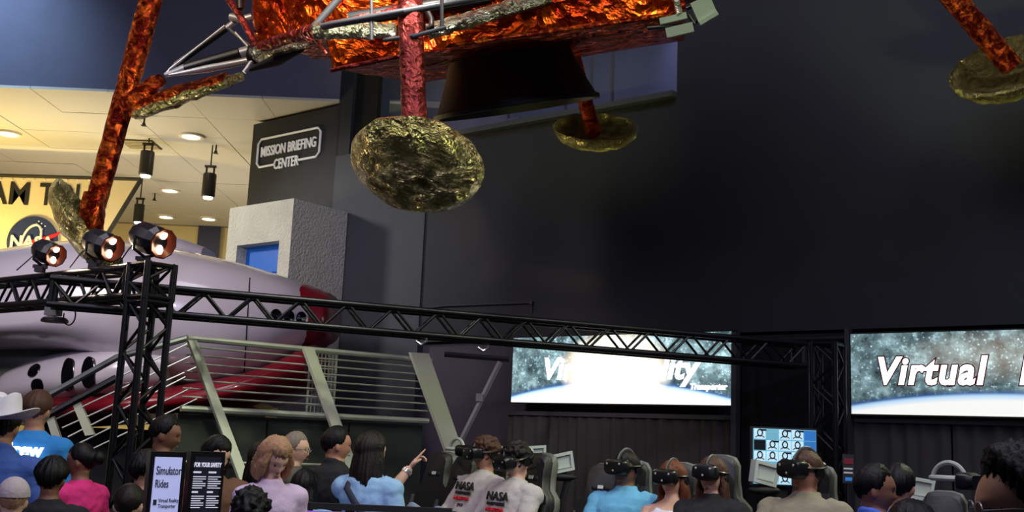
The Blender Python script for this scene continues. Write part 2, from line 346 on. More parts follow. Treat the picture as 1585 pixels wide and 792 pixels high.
# stucco kiosk with a blue panel
e = empty('stucco_kiosk', (0, 0, 0)); OFF = 1.1
a0, zt = onwall(356, 322, OFF); a1, _ = onwall(455, 308, OFF); b0, bz = onwall(367, 380, OFF); b1, _ = onwall(432, 377, OFF)
m_stu = mat('stucco', (.74, .74, .70), .9, bump=(28, .8, .03), vary=.15)
def kb(name, sa, sb, za, zb, ya, yb, m): MB().box(((sa+sb)/2, (ya+yb)/2, (za+zb)/2), (sb-sa, yb-ya, zb-za), WM).build(name, m, e, smooth=False)
kb('header', a0, a1, bz, zt, -OFF, -.05, m_stu); kb('jamb', a0, b0, 0, bz, -OFF, -.05, m_stu); kb('jamb', b1, a1, 0, bz, -OFF, -.05, m_stu)
m_bp = mat('panel_blue', (.10, .36, .72), .5, emis=.12)
for k in range(5): kb('blue_panel', b0, b1, bz-.42*(k+1)+.015, bz-.42*k, -OFF+.18, -OFF+.24, m_bp)
tag(e, 'grey stucco kiosk with a bright blue recessed panel', 'kiosk')
# ================================================================== SHIP SIMULATOR behind the railing
SY = 13.2
m_hull = mat('hull_white', (.80, .77, .80), .22, coat=.6, spec=.6)
m_red = mat('hull_red', (.50, .07, .13), .25, coat=.5)
m_dk = mat('hull_window_black', (.03, .025, .03), .12)
ship = empty('ship_simulator', (at(250, 640, SY).x, SY, 0))
def interp(tab, x):
    for (x0, *a), (x1, *b) in zip(tab, tab[1:]):
        if x <= x1:
            t = max(0, (x-x0)/(x1-x0)); t2 = t; return [u+(v-u)*t2 for u, v in zip(a, b)]
    return list(tab[-1][1:])
def sm(tab, x, h=24): 
    acc = [interp(tab, x+k*h) for k in (-1, -.5, 0, .5, 1)]; return [sum(c)/5 for c in zip(*acc)]
def hull(tab, xs, yc, name, m, n=36, parent=ship, lo=2.2, hi=2.6):
    rings = []
    for x in xs:
        top, mid, bot, dep = sm(tab, x)
        T = at(x, top, SY); Mi = at(x, mid, SY-dep*.6); B = at(x, bot, SY); ring = []
        for j in range(n):
            q = 2*math.pi*j/n; c, s = math.cos(q), math.sin(q)
            e_ = hi if s > 0 else lo
            yy = -dep*math.copysign(abs(c)**(2/e_), c); zz = (T.z-Mi.z)*abs(s)**(2/e_) if s > 0 else -(Mi.z-B.z)*abs(s)**(2/e_)
            ring.append((T.x, yc+yy, Mi.z+zz))
        rings.append(ring)
    return MB().loft(rings).build(name, m, parent, ang=50)
# upper hull: pixel outline top / widest line / bottom, with depth of the section
up_tab = [(-160, 432, 505, 562, 1.0), (-60, 412, 518, 553, 1.3), (40, 392, 518, 552, 1.5), (140, 380, 510, 552, 1.55), (200, 382, 500, 566, 1.55), (240, 386, 494, 592, 1.52), (280, 391, 494, 610, 1.5),
          (330, 401, 500, 616, 1.45), (380, 412, 506, 610, 1.35), (420, 423, 508, 598, 1.2), (450, 433, 504, 583, 1.05), (475, 443, 498, 562, .9), (490, 451, 494, 545, .76), (500, 462, 492, 528, .6), (506, 474, 490, 508, .42)]
U = hull(up_tab, list(range(-150, 480, 12))+[484, 490, 495, 499, 502], SY, 'upper_hull', m_hull)
cap_tab = [(470, 440, 495, 560, .92), (485, 441, 495, 552, .88), (500, 444, 492, 545, .84), (512, 452, 490, 530, .7), (517, 466, 490, 512, .45)]
hull(cap_tab, (478, 484, 492, 500, 507, 512, 515, 517), SY+.12, 'end_cap', m_red)
lo_tab = [(10, 604, 614, 622, .3), (25, 585, 612, 634, .8), (50, 566, 606, 640, .85), (90, 552, 600, 642, 1.0), (150, 540, 596, 640, 1.2), (220, 535, 590, 634, 1.45), (280, 530, 580, 628, 1.42), (320, 540, 580, 622, 1.3)]
Lo = hull(lo_tab, [8, 12, 16, 20, 26, 34, 44]+list(range(56, 318, 12)), SY, 'lower_hull', m_hull)
hull([(-160, 505, 560, 640, .7), (0, 510, 565, 640, .75), (100, 515, 570, 640, .8), (300, 510, 570, 630, .8)], range(-140, 290, 20), SY, 'crease_shade_core', mat('hull_crease_shade', (.44, .46, .42), .5))  # added core, its grey-green colour paints the shade between the lobes
rd_tab = [(40, 625, 642, 660, .8), (100, 612, 642, 662, 1.06), (150, 608, 641, 660, 1.24), (250, 604, 634, 654, 1.49), (330, 595, 626, 648, 1.44), (400, 580, 612, 636, 1.3), (450, 560, 594, 620, 1.1), (480, 540, 574, 612, .95), (496, 530, 556, 600, .8)]
hull(rd_tab, list(range(64, 480, 14))+[484, 490, 494], SY, 'red_band', m_red)
MB().box((at(280, 700, SY).x, SY, .82), (3.2, 1.5, 1.64)).build('base_plinth', m_black, ship, smooth=False)
bump_tab = [(190, 376, 395, 430, .3), (215, 360, 395, 430, .5), (270, 364, 395, 430, .55), (300, 371, 396, 430, .5), (313, 386, 400, 430, .3)]
hull(bump_tab, (188, 194, 202, 212, 225, 245, 265, 285, 298, 306, 311, 315), SY+.3, 'roof_fairing', mat('hull_grey', (.66, .63, .66), .4), hi=4)
def bvh(o):
    Mx = PM[o.name]; return BVHTree.FromPolygons([Mx @ v.co for v in o.data.vertices], [tuple(p.vertices) for p in o.data.polygons])
def porthole(o, x, y, rx, ry, til=0):
    h, n, _, _ = bvh(o).ray_cast(C0, ray(x, y).normalized())
    if h is None: return
    if n.dot(h-C0) > 0: n = -n
    k = (h-C0).length/FPX; xx = Vector((0, 0, 1)).cross(n).normalized(); zz = n.cross(xx)
    M = frame(h, xx, zz, n) @ Matrix.Rotation(til, 4, 'Z') @ Matrix.Diagonal((rx*k*1.08, ry*k*1.05, 1, 1))
    MB().lathe([(.001, -.03), (1, -.03), (1, .008), (.9, .014), (.001, .014)], 24, M).build('porthole', m_dk, ship)
for x, y, rx, ry, t in ((53, 573, 10, 10, 0), (58, 597, 10.5, 10, 0), (105, 579, 11, 23, R_(12)), (137, 576, 11, 22.5, R_(12))): porthole(Lo, x, y, rx, ry, t)
for x, y in ((427, 488), (447, 489.5), (466, 492)): porthole(U, x, y, 8.5, 9.5)
# panel seam
tr_ = bvh(U); sp_ = [tr_.ray_cast(C0, ray(386-(y-440)*.06, y).normalized())[0] for y in range(430, 612, 12)]
MB().path([v-(v-C0).normalized()*.002 for v in sp_ if v is not None], .007, 6).build('panel_seam', m_dk, ship)
tag(ship, 'white rounded spaceship simulator with dark red band and black portholes', 'spaceship')
# ================================================================== WALKWAY AND RAILING
RA = at(290, 523, 9.5); RB = at(668, 549, 11.1); RB.z = RA.z
m_post = mat('post_pale_green', (.80, .81, .72), .45); m_rod = mat('rod_pale', (.78, .79, .74), .35, metal=.6)
m_dpan = mat('panel_olive_black', (.24, .26, .235), .3, vary=.4)
rail = empty('walkway_railing', (RA.x, RA.y, 0))
rd = (RB-RA).normalized()
def onrail(x, y, off=0):
    n = Vector((rd.y, -rd.x, 0)).normalized(); return onp(x, y, RA+n*off, n)
def slat(par, tl, tr, br, bl, th, m, name='post', off=0):
    n = Vector((rd.y, -rd.x, 0)).normalized()
    q = [onrail(*v, off) for v in (tl, tr, br, bl)]; vs = [v+n*th/2 for v in q]+[v-n*th/2 for v in q]
    return MB().add(vs, [(0, 1, 2, 3), (7, 6, 5, 4), (0, 4, 5, 1), (1, 5, 6, 2), (2, 6, 7, 3), (3, 7, 4, 0)]).build(name, m, par, smooth=False)
MB().tube(RA, RB, .028, n=8).build('top_rail', m_rod, rail)
for tl, tr, br, bl in (((290, 526), (303, 526), (407, 800), (391, 800)), ((468, 537), (484, 538), (580, 800), (562, 800)), ((634, 545), (662, 547), (750, 800), (726, 800))):
    slat(rail, tl, tr, br, bl, .05, m_post, off=.06)
for k in range(7):
    f = (k+1)*.0625; a = RA-Vector((0, 0, f*1.18)); b = RB-Vector((0, 0, f*1.18)); 
    MB().tube(a, b, .009, n=6).build('rod', m_rod, rail)
zz = .62
a = RA-Vector((0, 0, zz)); b = RB-Vector((0, 0, zz)); a2 = onrail(320, 620); 
MB().tube(a, b, .03, n=8).build('bottom_rail', m_rod, rail)
tag(rail, 'walkway railing with three slanted pale posts and thin horizontal rods', 'railing')
# mesh gate panel on the railing
g = empty('mesh_gate', onrail(510, 625)); n_ = Vector((rd.y, -rd.x, 0)).normalized()
gx0, gx1 = onrail(486, 560), onrail(527, 560); L_ = (gx1-gx0).length
zt_, zb_ = RA.z-.02, RA.z-.60
for k in range(8):
    c = gx0.lerp(gx1, k/7)-n_*.08; MB().tube((c.x, c.y, zb_), (c.x, c.y, zt_), .012 if k in (0, 7) else .006, n=6).build('upright_bar', m_rod, g)
for k in range(9):
    z = zb_+(zt_-zb_)*k/8; a_ = gx0-n_*.08; b_ = gx1-n_*.08; MB().tube((a_.x, a_.y, z), (b_.x, b_.y, z), .006, n=6).build('cross_bar', m_rod, g)
tag(g, 'pale wire mesh gate behind the middle slanted post', 'gate')
# solid dark panel below the walkway
pw = empty('walkway_platform', (RA.x, RA.y, 0)); nb = n_
LN = (RB-RA).length
PMx = frame((RA.x, RA.y, 0), rd, -nb, (0, 0, 1))
zd = RA.z-.66
for k in range(3):
    MB().box((LN*(k+.5)/3, .12, zd/2), (LN/3-.02, .08, zd), PMx).build('panel', m_dpan, pw, smooth=False)
MB().box((LN/2, .7, zd-.06), (LN, 1.1, .1), PMx).build('deck', m_dpan, pw, smooth=False)
MB().tube(PMx @ Vector((0, .02, zd-.42)), PMx @ Vector((LN*.62, .02, zd-.42)), .012, n=6).build('kick_rail', m_rod, pw)
tag(pw, 'dark olive panelled platform under the walkway railing', 'platform')
# stair handrails on the left
st = empty('stair_railing', at(150, 780, 9.6).xyz*1.0); 
PM[st.name] = Matrix.Translation((at(150, 700, 9.7).x, 9.7, 0)); st.matrix_world = PM[st.name]
def sp(x, y): return at(x, y, 9.4+(x-60)*.0026)
m_gr = mat('rail_grey', (.40, .42, .40), .4, metal=.4)
MB().path([sp(62, 619), sp(181, 553), sp(290, 523)], .03, 8).build('hand_rail', m_gr, st)
MB().path([sp(60, 650), sp(180, 585)], .035, 8).build('lower_rail', mat('rail_black', (.08, .08, .08), .4), st)
for k in range(6): MB().path([sp(78+k*9, 634+k*14), sp(290+k*9-(k > 2)*30, 532+k*17)], .008, 6).build('rod', m_rod, st)
for tl, tr, br, bl in (((64, 620), (76, 620), (116, 740), (102, 740)), ((112, 622), (124, 619), (147, 672), (133, 674))):
    vs = [sp(*v)+Vector((0, d, 0)) for d in (-.02, .02) for v in (tl, tr, br, bl)]
    MB().add(vs, [(0, 1, 2, 3), (7, 6, 5, 4), (0, 4, 5, 1), (1, 5, 6, 2), (2, 6, 7, 3), (3, 7, 4, 0)]).build('post', m_post, st, smooth=False)
for k in range(6):
    MB().box((at(150, 700, 9.7).x-.75+k*.27, 10.0, .12+k*.17), (.3, .7, .24+k*.0)).build('step', m_black, st, smooth=False)
tag(st, 'stair handrails sloping down to the left with slanted pale posts', 'railing')
# far slanted brace
br = empty('slanted_brace', at(712, 682, 12.4))
MB().tube(at(688, 548, 12.4), at(788, 556, 12.4), .035, n=6).build('cross_bar', m_black, br)
a, b = at(774, 560, 12.4), at(712, 685, 12.4); MB().tube(a, b, .035, n=6).tube(b, Vector((b.x-.15, 12.4, 0)), .035, n=6).build('brace_bar', mat('brace_grey', (.42, .41, .44), .5), br)
MB().box(at(742, 615, 12.38), (.08, .05, .09)).build('bracket', MATS['brace_grey'], br)
tag(br, 'grey slanted brace with a dark bar beside the left screen', 'brace')
# ================================================================== TRUSSES
m_tr = mat('truss_black', (.10, .10, .115), .38, metal=.5)
def truss(name, p0, p1, upv, size, period, label, cr=.028, brr=.0125, faces=(0, 1, 2, 3)):
    p0 = Vector(p0); p1 = Vector(p1); t = (p1-p0).normalized(); u = Vector(upv); u = (u-t*u.dot(t)).normalized(); v = t.cross(u)
    L = (p1-p0).length; e = empty(name, p0 if p0.z < p1.z else p1); h = size/2-cr
    cs = [(1, 1), (1, -1), (-1, -1), (-1, 1)]
    for a, b in cs: MB().tube(p0+u*a*h+v*b*h, p1+u*a*h+v*b*h, cr, n=10).build('chord', m_tr, e)
    nseg = max(2, round(L/(period/2))); dl = L/nseg; shared = {}
    ln = math.hypot(dl, 2*h)
    me = MB().tube((0, 0, 0), (0, 0, ln), brr, n=8).mesh('brace'); me.materials.append(m_tr)
    for fi in faces:
        A = cs[fi]; B = cs[(fi+1) % 4]
        for k in range(nseg):
            s, f = (A, B) if (k+(fi > 1)) % 2 == 0 else (B, A)
            a = p0+t*dl*k+u*s[0]*h+v*s[1]*h; b = p0+t*dl*(k+1)+u*f[0]*h+v*f[1]*h
            o = D.objects.new('brace', me); COL.objects.link(o); o.parent = e
            q = (b-a).to_track_quat('Z', 'Y').to_matrix().to_4x4()
            o.matrix_local = PM[e.name].inverted() @ (Matrix.Translation(a) @ q)
    for p in (p0+t*.02, p1-t*.02):
        m = MB()
        for i in range(4):
            a, b = cs[i], cs[(i+1) % 4]; m.tube(p+u*a[0]*h+v*a[1]*h, p+u*b[0]*h+v*b[1]*h, cr*.8, n=8)
        m.build('end_frame', m_tr, e)
    tag(e, label, 'truss'); return e
TY = 8.5; tc_ = at(234, 432, TY); TX = tc_.x; TTOP = at(234, 408, TY).z
truss('truss_tower', (TX, TY, 0), (TX, TY, TTOP-.30), WD, .29, .42, 'black truss tower standing beside the simulator rides sign')
truss('truss_corner', (TX, TY, TTOP-.30), (TX, TY, TTOP), WD, .30, .30, 'black truss corner block on top of the left tower', cr=.028)
lb = Vector((TX, TY, TTOP-.15)); ld = at(0, 455, 9.9)-lb; ld.z = 0; ld.normalize()
truss('truss_beam', lb+ld*.16, lb+ld*3.4, (0, 0, 1), .29, .36, 'black truss beam carrying three spotlights at the left')
ta = at(90, 476, 8.75); tb = at(1262, 552, 10.5); 
ta = at(274, 468.5, 9.0); dl_ = (tb-ta).normalized(); 
truss('truss_beam', ta-dl_*1.0, tb-dl_*.16, (0, 0, 1), .27, .40, 'long black truss beam spanning from the left tower to the screens')
RTX = at(1281, 552, 10.5)
truss('truss_tower', (RTX.x, 10.5, 0), (RTX.x, 10.5, RTX.z+.14), WD, .29, .42, 'black truss tower standing between the two wide screens')
# small clamps and work lights on the long beam
for x, y, lab in ((652, 528, 'small silver clamp under the long truss left of the slanted brace'), (748, 538, 'tiny clamp under the long truss right of the slanted post')):
    f = (x-274)/(1262-274); p = at(x, y, 9.0+1.5*f)
    e = empty('truss_clamp', p); MB().path([p+Vector((-.05, 0, .0)), p+Vector((0, 0, -.03)), p+Vector((.05, 0, 0)), p+Vector((.03, 0, .05))], .014, 8).build('hook', mat('steel_bright', (.75, .76, .8), .3, metal=.9), e)
    MB().box(p+Vector((.02, 0, .05)), (.05, .05, .04)).build('plate', m_tr, e); tag(e, lab, 'clamp')
# three spotlights on the left beam
m_glow = mat('lamp_glow', (1, .80, .62), .4, emis=14, ecol=(1, .80, .66)); m_horn = mat('lamp_reflector', (.42, .20, .12), .35, metal=.3)
m_house = mat('lamp_housing', (.075, .07, .09), .35)
for i, (x, y, sc) in enumerate(((74, 390, .86), (158, 378, 1.0), (234, 370, 1.08))):
    f = (TX-at(x, y, 8.6).x)/max(.001, -ld.x); Y = TY+ld.y*max(0, f)*.9-.02
    p = at(x, y, Y); ax = Vector((.80, -.52, -.30)).normalized(); sd = ax.cross(Vector((0, 0, 1))).normalized(); uu = sd.cross(ax)
    M = frame(p, sd, uu, ax) @ Matrix.Scale(sc, 4)
    e = empty('stage_spotlight', (p.x, p.y, p.z-.15))
    MB().lathe([(.04, -.17), (.09, -.16), (.115, -.10), (.12, -.02), (.115, .06), (.085, .11), (.075, .115)], 10, M).build('housing', m_house, e, ang=25)
    MB().lathe([(.075, .11), (.118, .155), (.108, .157), (.06, .12)], 10, M, caps=False).build('shroud', m_horn, e)
    for s_, r_ in ((.062, .034), (-.058, .042)):
        MB().ell((0, s_, .125), (.030, r_, .022), M, 14, 8).build('lens', m_glow, e)
    zb = TTOP
    for k in (-1, 1):
        a = M @ Vector((k*.125, 0, -.03)); MB().path([a, a+Vector((.0, 0, -.10*sc)), Vector((p.x+.03*k-.05, p.y, p.z-.15*sc))], .013, 8).build('yoke_arm', m_house, e)
    MB().box((p.x-.05, p.y, p.z-.15*sc), (.11, .05, .03)).build('yoke_base', m_house, e)
    MB().tube((p.x-.05, p.y, p.z-.15*sc), (p.x-.05, p.y, zb-.02), .016, n=8).box((p.x-.05, p.y, zb+.0), (.07, .07, .05)).build('clamp', m_house, e)
    MB().path([M @ Vector((-.05, .06, -.14)), Vector((p.x-.17, p.y-.02, p.z-.10)), Vector((p.x-.24, p.y-.02, zb-.02))], .006, 6).build('cable', m_house, e)
    tag(e, ('leftmost black stage spotlight on the truss in front of the round emblem', 'middle black stage spotlight on the truss against the gold dish foot', 'largest black stage spotlight at the truss corner')[i], 'spotlight', 'truss spotlights')
    lamp('spot_glow', 'SPOT', tuple(p+ax*.2*sc), 14, (1, .75, .5), .05, tuple(p+ax*3), 90, .8)
# hanging work light under the left beam
p = at(85, 493, 8.95); e = empty('work_light', p)
MB().box(p+Vector((-.02, 0, .06)), (.12, .08, .07)).build('bracket', mat('bracket_grey', (.30, .31, .32), .5), e)
MB().tube(p+Vector((-.02, 0, .08)), p+Vector((-.02, 0, .16)), .015).build('stem', m_house, e)
MB().lathe([(.01, .02), (.09, .01), (.11, -.01), (.11, -.03), (.01, -.035)], 20, Matrix.Translation(p)).build('lamp_head', m_house, e)
MB().path([p+Vector((.1+.05*math.cos(t)+.02, 0, .03+.08*math.sin(t))) for t in np.linspace(2.4, -3.4, 14)], .006, 6).build('cable', m_house, e)
tag(e, 'flat dark lamp with a looped cable hanging under the left truss', 'lamp')
# ================================================================== LUNAR LANDER hung from the hall roof
LMx = Matrix(((.971, .151, -.186, -.1), (-.196, .946, -.257, 9.3), (.137, .286, .948, 5.5), (0, 0, 0, 1)))
q_ = LMx.to_3x3().to_quaternion().normalized().to_matrix().to_4x4(); LMx = Matrix.Translation((-.1, 9.3, 5.5)) @ q_
LI = LMx.inverted()
f_or = foil('foil_copper', (.48, .10, .05), (.98, .50, .16), .26, 19, 1.0, .45, .70)  # bright tone paints golden glints into the dark red base
f_body = foil('foil_amber', (.66, .13, .02), (.95, .40, .08), .24, 5, .9)
f_red = foil('foil_rose', (.46, .17, .17), (.60, .25, .23), .42, 9, .5)
f_gold = foil('foil_gold', (.58, .53, .34), (.80, .76, .50), .22, 15, 1.0)
f_silver = foil('foil_silver', (.56, .55, .46), (.78, .77, .66), .28, 16, .9)
m_tube = mat('strut_grey', (.30, .30, .33), .4, metal=.3); m_tblack = mat('strut_black', (.03, .03, .04), .4); m_tsil = mat('strut_silver', (.62, .62, .63), .35, metal=.5)
m_bell = mat('engine_black', (.085, .083, .08), .6, vary=.3)
lm = empty('lunar_lander', (0, 0, 0), LMx)
W = lambda *v: LMx @ Vector(v)
def crumple_box(mb, x0, x1, y0, y1, z0, z1, d=.05, n=14):
    """box whose six faces are gridded and creased"""
    def face(o, a, b, na, nb):
        def fn(i, j):
            p = o+a*i+b*j; e = 1.0
            k = noise.noise(p*2.3)*.6+noise.noise(p*5.1)*.35+abs(noise.noise(p*9))*.25
            nn = a.cross(b).normalized(); edge = min(1, 6*min(i, 1-i, j, 1-j)+.25)
            return p+nn*k*d*edge
        mb.grid(fn, na, nb, LMx)
    V = Vector; X, Y, Z = V((x1-x0, 0, 0)), V((0, y1-y0, 0)), V((0, 0, z1-z0))
    nx, ny, nz = (max(4, int(abs(q)/.09)) for q in (x1-x0, y1-y0, z1-z0))
    face(V((x0, y0, z0)), X, Z, nx, nz); face(V((x1, y1, z0)), -X, Z, nx, nz)
    face(V((x0, y1, z0)), -Y, Z, ny, nz); face(V((x1, y0, z0)), Y, Z, ny, nz)
    face(V((x0, y1, z0)), X, -Y, nx, ny); face(V((x0, y0, z1)), X, Y, nx, ny)
    return mb
crumple_box(MB(), -1.28, 1.55, -1.5, 1.3, -.32, .55).build('lower_bay', f_body, lm)
oct_ = [(-1.3, -1.46), (1.5, -1.46), (2.15, -.8), (2.15, .8), (1.5, 1.46), (-1.3, 1.46), (-2.12, .8), (-2.12, -.82)]
rings = []
for k in range(15):
    z = .04+1.5*k/14; ring = []
    for i in range(8):
        a, b = Vector(oct_[i]), Vector(oct_[(i+1) % 8]); m_ = max(2, int((b-a).length/.1))
        for j in range(14):
            p = a.lerp(b, j/14); q3 = Vector((p.x, p.y, z)); c = .06*(noise.noise(q3*2.2)+.5*noise.noise(q3*6)+.35*noise.noise(Vector((p.x*14, p.y*14, z*2))))
            p = p*(1+c/1.6); ring.append(W(p.x, p.y, z))
    rings.append(ring)
MB().loft(rings).build('octagonal_body', f_body, lm)
# silver foil rolls along the lower edge
def roll(p, q, r, m, name, jit=.22): MB().tube(p, q, r, n=18, seg=26, jit=jit, jsc=11).build(name, m, lm)
roll(W(*(LI @ at(487, 49, 7.75))), at(612, 47, 7.72), .062, f_silver, 'foil_roll')
roll(at(662, 50, 7.75), at(850, -6, 7.8), .062, f_silver, 'foil_roll')
roll(at(662, 88, 9.0), at(692, 84, 9.0), .05, f_silver, 'foil_roll')
roll(at(880, 66, 10.4), at(1003, 38, 10.5), .062, f_or, 'foil_roll'); roll(at(890, 70, 10.3), at(990, 50, 10.4), .05, f_silver, 'foil_roll')
# engine bell
bp_ = [(.50, -.12), (.53, -.3), (.60, -.52), (.68, -.72), (.745, -.86), (.775, -.87), (.775, -.91), (.73, -.91), (.66, -.74), (.52, -.35), (.47, -.12)]
MB().lathe([(a, z+.1) for a, z in bp_], 56, LMx @ Matrix.Translation((-.06, -.02, 0)) @ Matrix.Rotation(0, 4, 'X'), caps=False).build('engine_bell', m_bell, lm)
MB().lathe([(.001, -.06), (.5, -.06), (.5, .1), (.001, .1)], 40, LMx).build('engine_mount', m_bell, lm)
# legs: foot point (pixel, depth), points up the leg
def leg(pts, r0, r1, m):
    a, b = pts; MB().tube(a, b, r0, r1, n=22, seg=70, jit=.07, jsc=9).build('leg', m, lm)
Lf, Ff, Bf, Rf = at(138, 352, 9.4), at(643, 232, 7.15), at(919, 207, 11.3), at(1566, 104, 9.2)
Lt, Ft, Bt, Rt = at(274, -150, 9.0), at(630, -120, 7.6), at(888, 90, 10.6), at(1385, -110, 8.9)
leg((Lf, Lt), .093, .105, f_or); leg((Ff, Ft), .088, .095, f_red); leg((Bf, Bt), .085, .08, f_or); leg((Rf, Rt), .1, .1, f_or)
MB().tube(at(147, 300, 9.33), at(138, 356, 9.33), .1, .12, n=20, seg=14, jit=.15, jsc=9).build('ankle_sleeve', f_or, lm)
# dished feet: z axis of M is the foot's top side
def foot(c, axis, m_out, r=.47):
    axis = Vector(axis).normalized(); x = axis.orthogonal().normalized(); y = axis.cross(x)
    M = frame(c, x, y, axis)
    prof = [(.02, -.13), (.12, -.128), (.22, -.115), (.32, -.085), (.40, -.04), (.455, .02), (.47, .075), (.462, .095), (.44, .085), (.41, .035), (.34, -.01), (.24, -.04), (.12, -.055), (.02, -.06)]
    prof = [(a*r/.47, z*r/.47) for a, z in prof]
    fine = []
    for (a, z), (b, w_) in zip(prof, prof[1:]):
        for k in range(3): fine.append((a+(b-a)*k/3, z+(w_-z)*k/3))
    fine.append(prof[-1])
    ob = MB().lathe(fine, 72, M, jit=.02, jsc=9).build('dish_foot', m_out, lm)
    return ob
foot(at(643, 266, 7.1), (.10, .44, .89), f_gold, .465); foot(at(921, 208, 11.35), (-.03, -.58, .82), f_gold)
foot(at(128, 357, 9.4), (.80, .1, .62), f_gold, .50); foot(at(1568, 112, 9.25), (-.48, -.54, .69), f_gold, .54)
MB().tube(at(643, 232, 7.15), at(644, 250, 7.12), .09, .12, n=16).build('foot_joint', f_red, lm)
# secondary struts at the left leg
def strut(pts, r, m, name='strut', n=12, jit=0):
    MB().path(pts, r, n, jit=jit, jsc=10).build(name, m, lm)
def seg_pts(a, b, k=16): return [a.lerp(b, i/k) for i in range(k+1)]
J = at(256, 116, 9.0)
strut(seg_pts(at(188, 170, 9.2), at(250, 122, 9.02)), [.05+.035*math.sin(i/16*3.0) for i in range(17)], f_or, 'foil_sleeve', 14, .2)
strut(seg_pts(at(203, 172, 9.15), at(352, 122, 8.8)), [.05+.03*math.sin(.4+i/16*2.5) for i in range(17)], f_or, 'foil_sleeve', 14, .15)
strut(seg_pts(at(208, 178, 9.1), at(375, 118, 8.75)), [.035+.025*math.sin(.3+i/16*2.8) for i in range(17)], f_gold, 'foil_wrap', 14, .35)
strut([J, at(272, 100, 8.98)], .018, m_tsil); strut([at(272, 100, 8.98), at(350, 44, 8.9)], .032, m_tblack, 'damper'); strut([at(350, 44, 8.9), at(368, 30, 8.9)], .026, m_tsil); strut([at(262, 108, 8.97), at(348, 40, 8.87)], .012, m_tsil)
strut([J, at(288, 106, 8.95)], [.02, .045], m_tsil, 'strut_cone'); strut([at(288, 106, 8.95), at(372, 82, 8.85)], .05, m_tblack, 'damper'); strut([at(372, 82, 8.85), at(398, 74, 8.85)], .045, m_tsil)
strut([at(262, 116, 8.95), at(320, 106, 8.9), at(392, 92, 8.86)], [.012, .035, .035], m_tsil); strut([at(300, 103, 8.97), at(395, 82, 8.9)], .03, m_tube)
strut([at(398, 74, 8.8), at(392, 92, 8.8), at(378, 112, 8.8)], .02, m_tsil, 'joint_bracket'); MB().ell(at(393, 84, 8.82), (.07, .07, .09)).build('joint_block', m_tblack, lm)
strut(seg_pts(at(400, 82, 8.8), at(476, 70, 8.3)), [.075-.055*i/16 for i in range(17)], f_silver, 'foil_cone', 14, .2)
strut([at(388, 108, 8.75), at(430, 92, 8.6), at(470, 76, 8.4)], [.02, .055, .015], m_tblack, 'damper')
strut([at(358, 26, 8.85), at(376, 30, 8.8), at(390, 26, 8.8)], .035, m_tsil, 'joint_bracket'); strut([at(352, -4, 8.8), at(376, 32, 8.75), at(396, 72, 8.75)], .03, f_red, 'edge_strut', 10, .2)
strut([at(372, -6, 8.7), at(373, 14, 8.7)], .035, m_tblack, 'damper'); strut([at(354, 44, 8.85), at(392, 74, 8.8)], .01, m_tube); strut([at(364, 50, 8.8), at(384, 72, 8.8)], .01, m_tsil)
# outrigger tubes around the near leg
strut([at(486, 42, 7.9), at(530, -8, 7.9)], .03, m_tube); strut([at(486, 44, 7.85), at(520, 37, 7.5), at(625, 18, 7.3), at(760, -6, 7.6)], .027, m_tube)
strut([at(595, 62, 7.45), at(640, 56, 7.25), at(690, 43, 7.3)], .016, m_tube); strut([at(575, -6, 7.4), at(575, 62, 7.4)], .013, m_tube); strut([at(684, -6, 7.3), at(684, 44, 7.3)], .014, m_tube)
strut([at(540, 30, 7.9), at(760, -4, 7.9)], .06, m_tblack, 'damper'); strut([at(660, 15, 7.6), at(668, 30, 7.55), at(668, 42, 7.5), at(660, 46, 7.5)], .022, m_tblack, 'collar')
strut(seg_pts(at(405, 72, 8.5), at(490, 44, 7.9)), .05, f_red, 'edge_strut', 12, .3); strut(seg_pts(at(490, 44, 7.85), at(620, 14, 7.8)), .03, f_red, 'edge_strut', 12, .3)
strut([at(484, 56, 7.8), at(506, 84, 7.75)], .012, f_red, 'tie_rod'); strut([at(474, 58, 7.9), at(492, 66, 7.9)], .012, f_red, 'tie_rod')
strut(seg_pts(at(512, 109, 7.95), at(625, 86, 7.9)), .018, f_red, 'edge_strut', 10, .2); strut(seg_pts(at(690, 71, 7.9), at(1058, 20, 7.5), 40), .02, f_or, 'edge_strut', 10, .3); strut(seg_pts(at(880, 52, 9.4), at(1056, 24, 8.6), 30), .035, f_or, 'edge_strut', 12, .3)
strut([at(1052, 22, 7.45), at(1046, -4, 7.45)], .025, f_silver, 'corner_strip')
# pale antenna boxes at the right corner
m_ant = mat('antenna_pale', (.68, .72, .64), .45)
def abox(c, d, rz, name='antenna_plate'):
    M = Matrix.Translation(c) @ q_ @ Matrix.Rotation(R_(rz), 4, 'Y'); bm = MB().box((0, 0, 0), d, M); bm.build(name, m_ant, lm, smooth=False)
abox(at(1090, 16, 7.5), (.15, .12, .17), -16); abox(at(1042, 29, 7.5), (.20, .1, .045), -4); abox(at(1052, 47, 7.45), (.20, .1, .07), -4); abox(at(1097, 28, 7.45), (.15, .03, .03), -22)
for a, b in (((1002, 44), (1070, 38)), ((1065, 22), (1075, 38)), ((1040, 38), (1042, 48)), ((1052, 36), (1054, 46)), ((1062, 14), (1080, 6)), ((1072, 36), (1100, 24))): strut([at(*a, 7.5), at(*b, 7.5)], .014, m_tblack, 'bracket')
# hanging cables to the roof
for x, y in ((-1.1, -1), (1.2, -1), (1.2, 1), (-1.1, 1)):
    a = W(x, y, 1.5); MB().tube(a, a+Vector((0, 0, 4.5)), .012, n=6).build('suspension_cable', m_tsil, lm)
tag(lm, 'lunar lander wrapped in copper and gold foil hanging overhead with dish feet', 'lander')
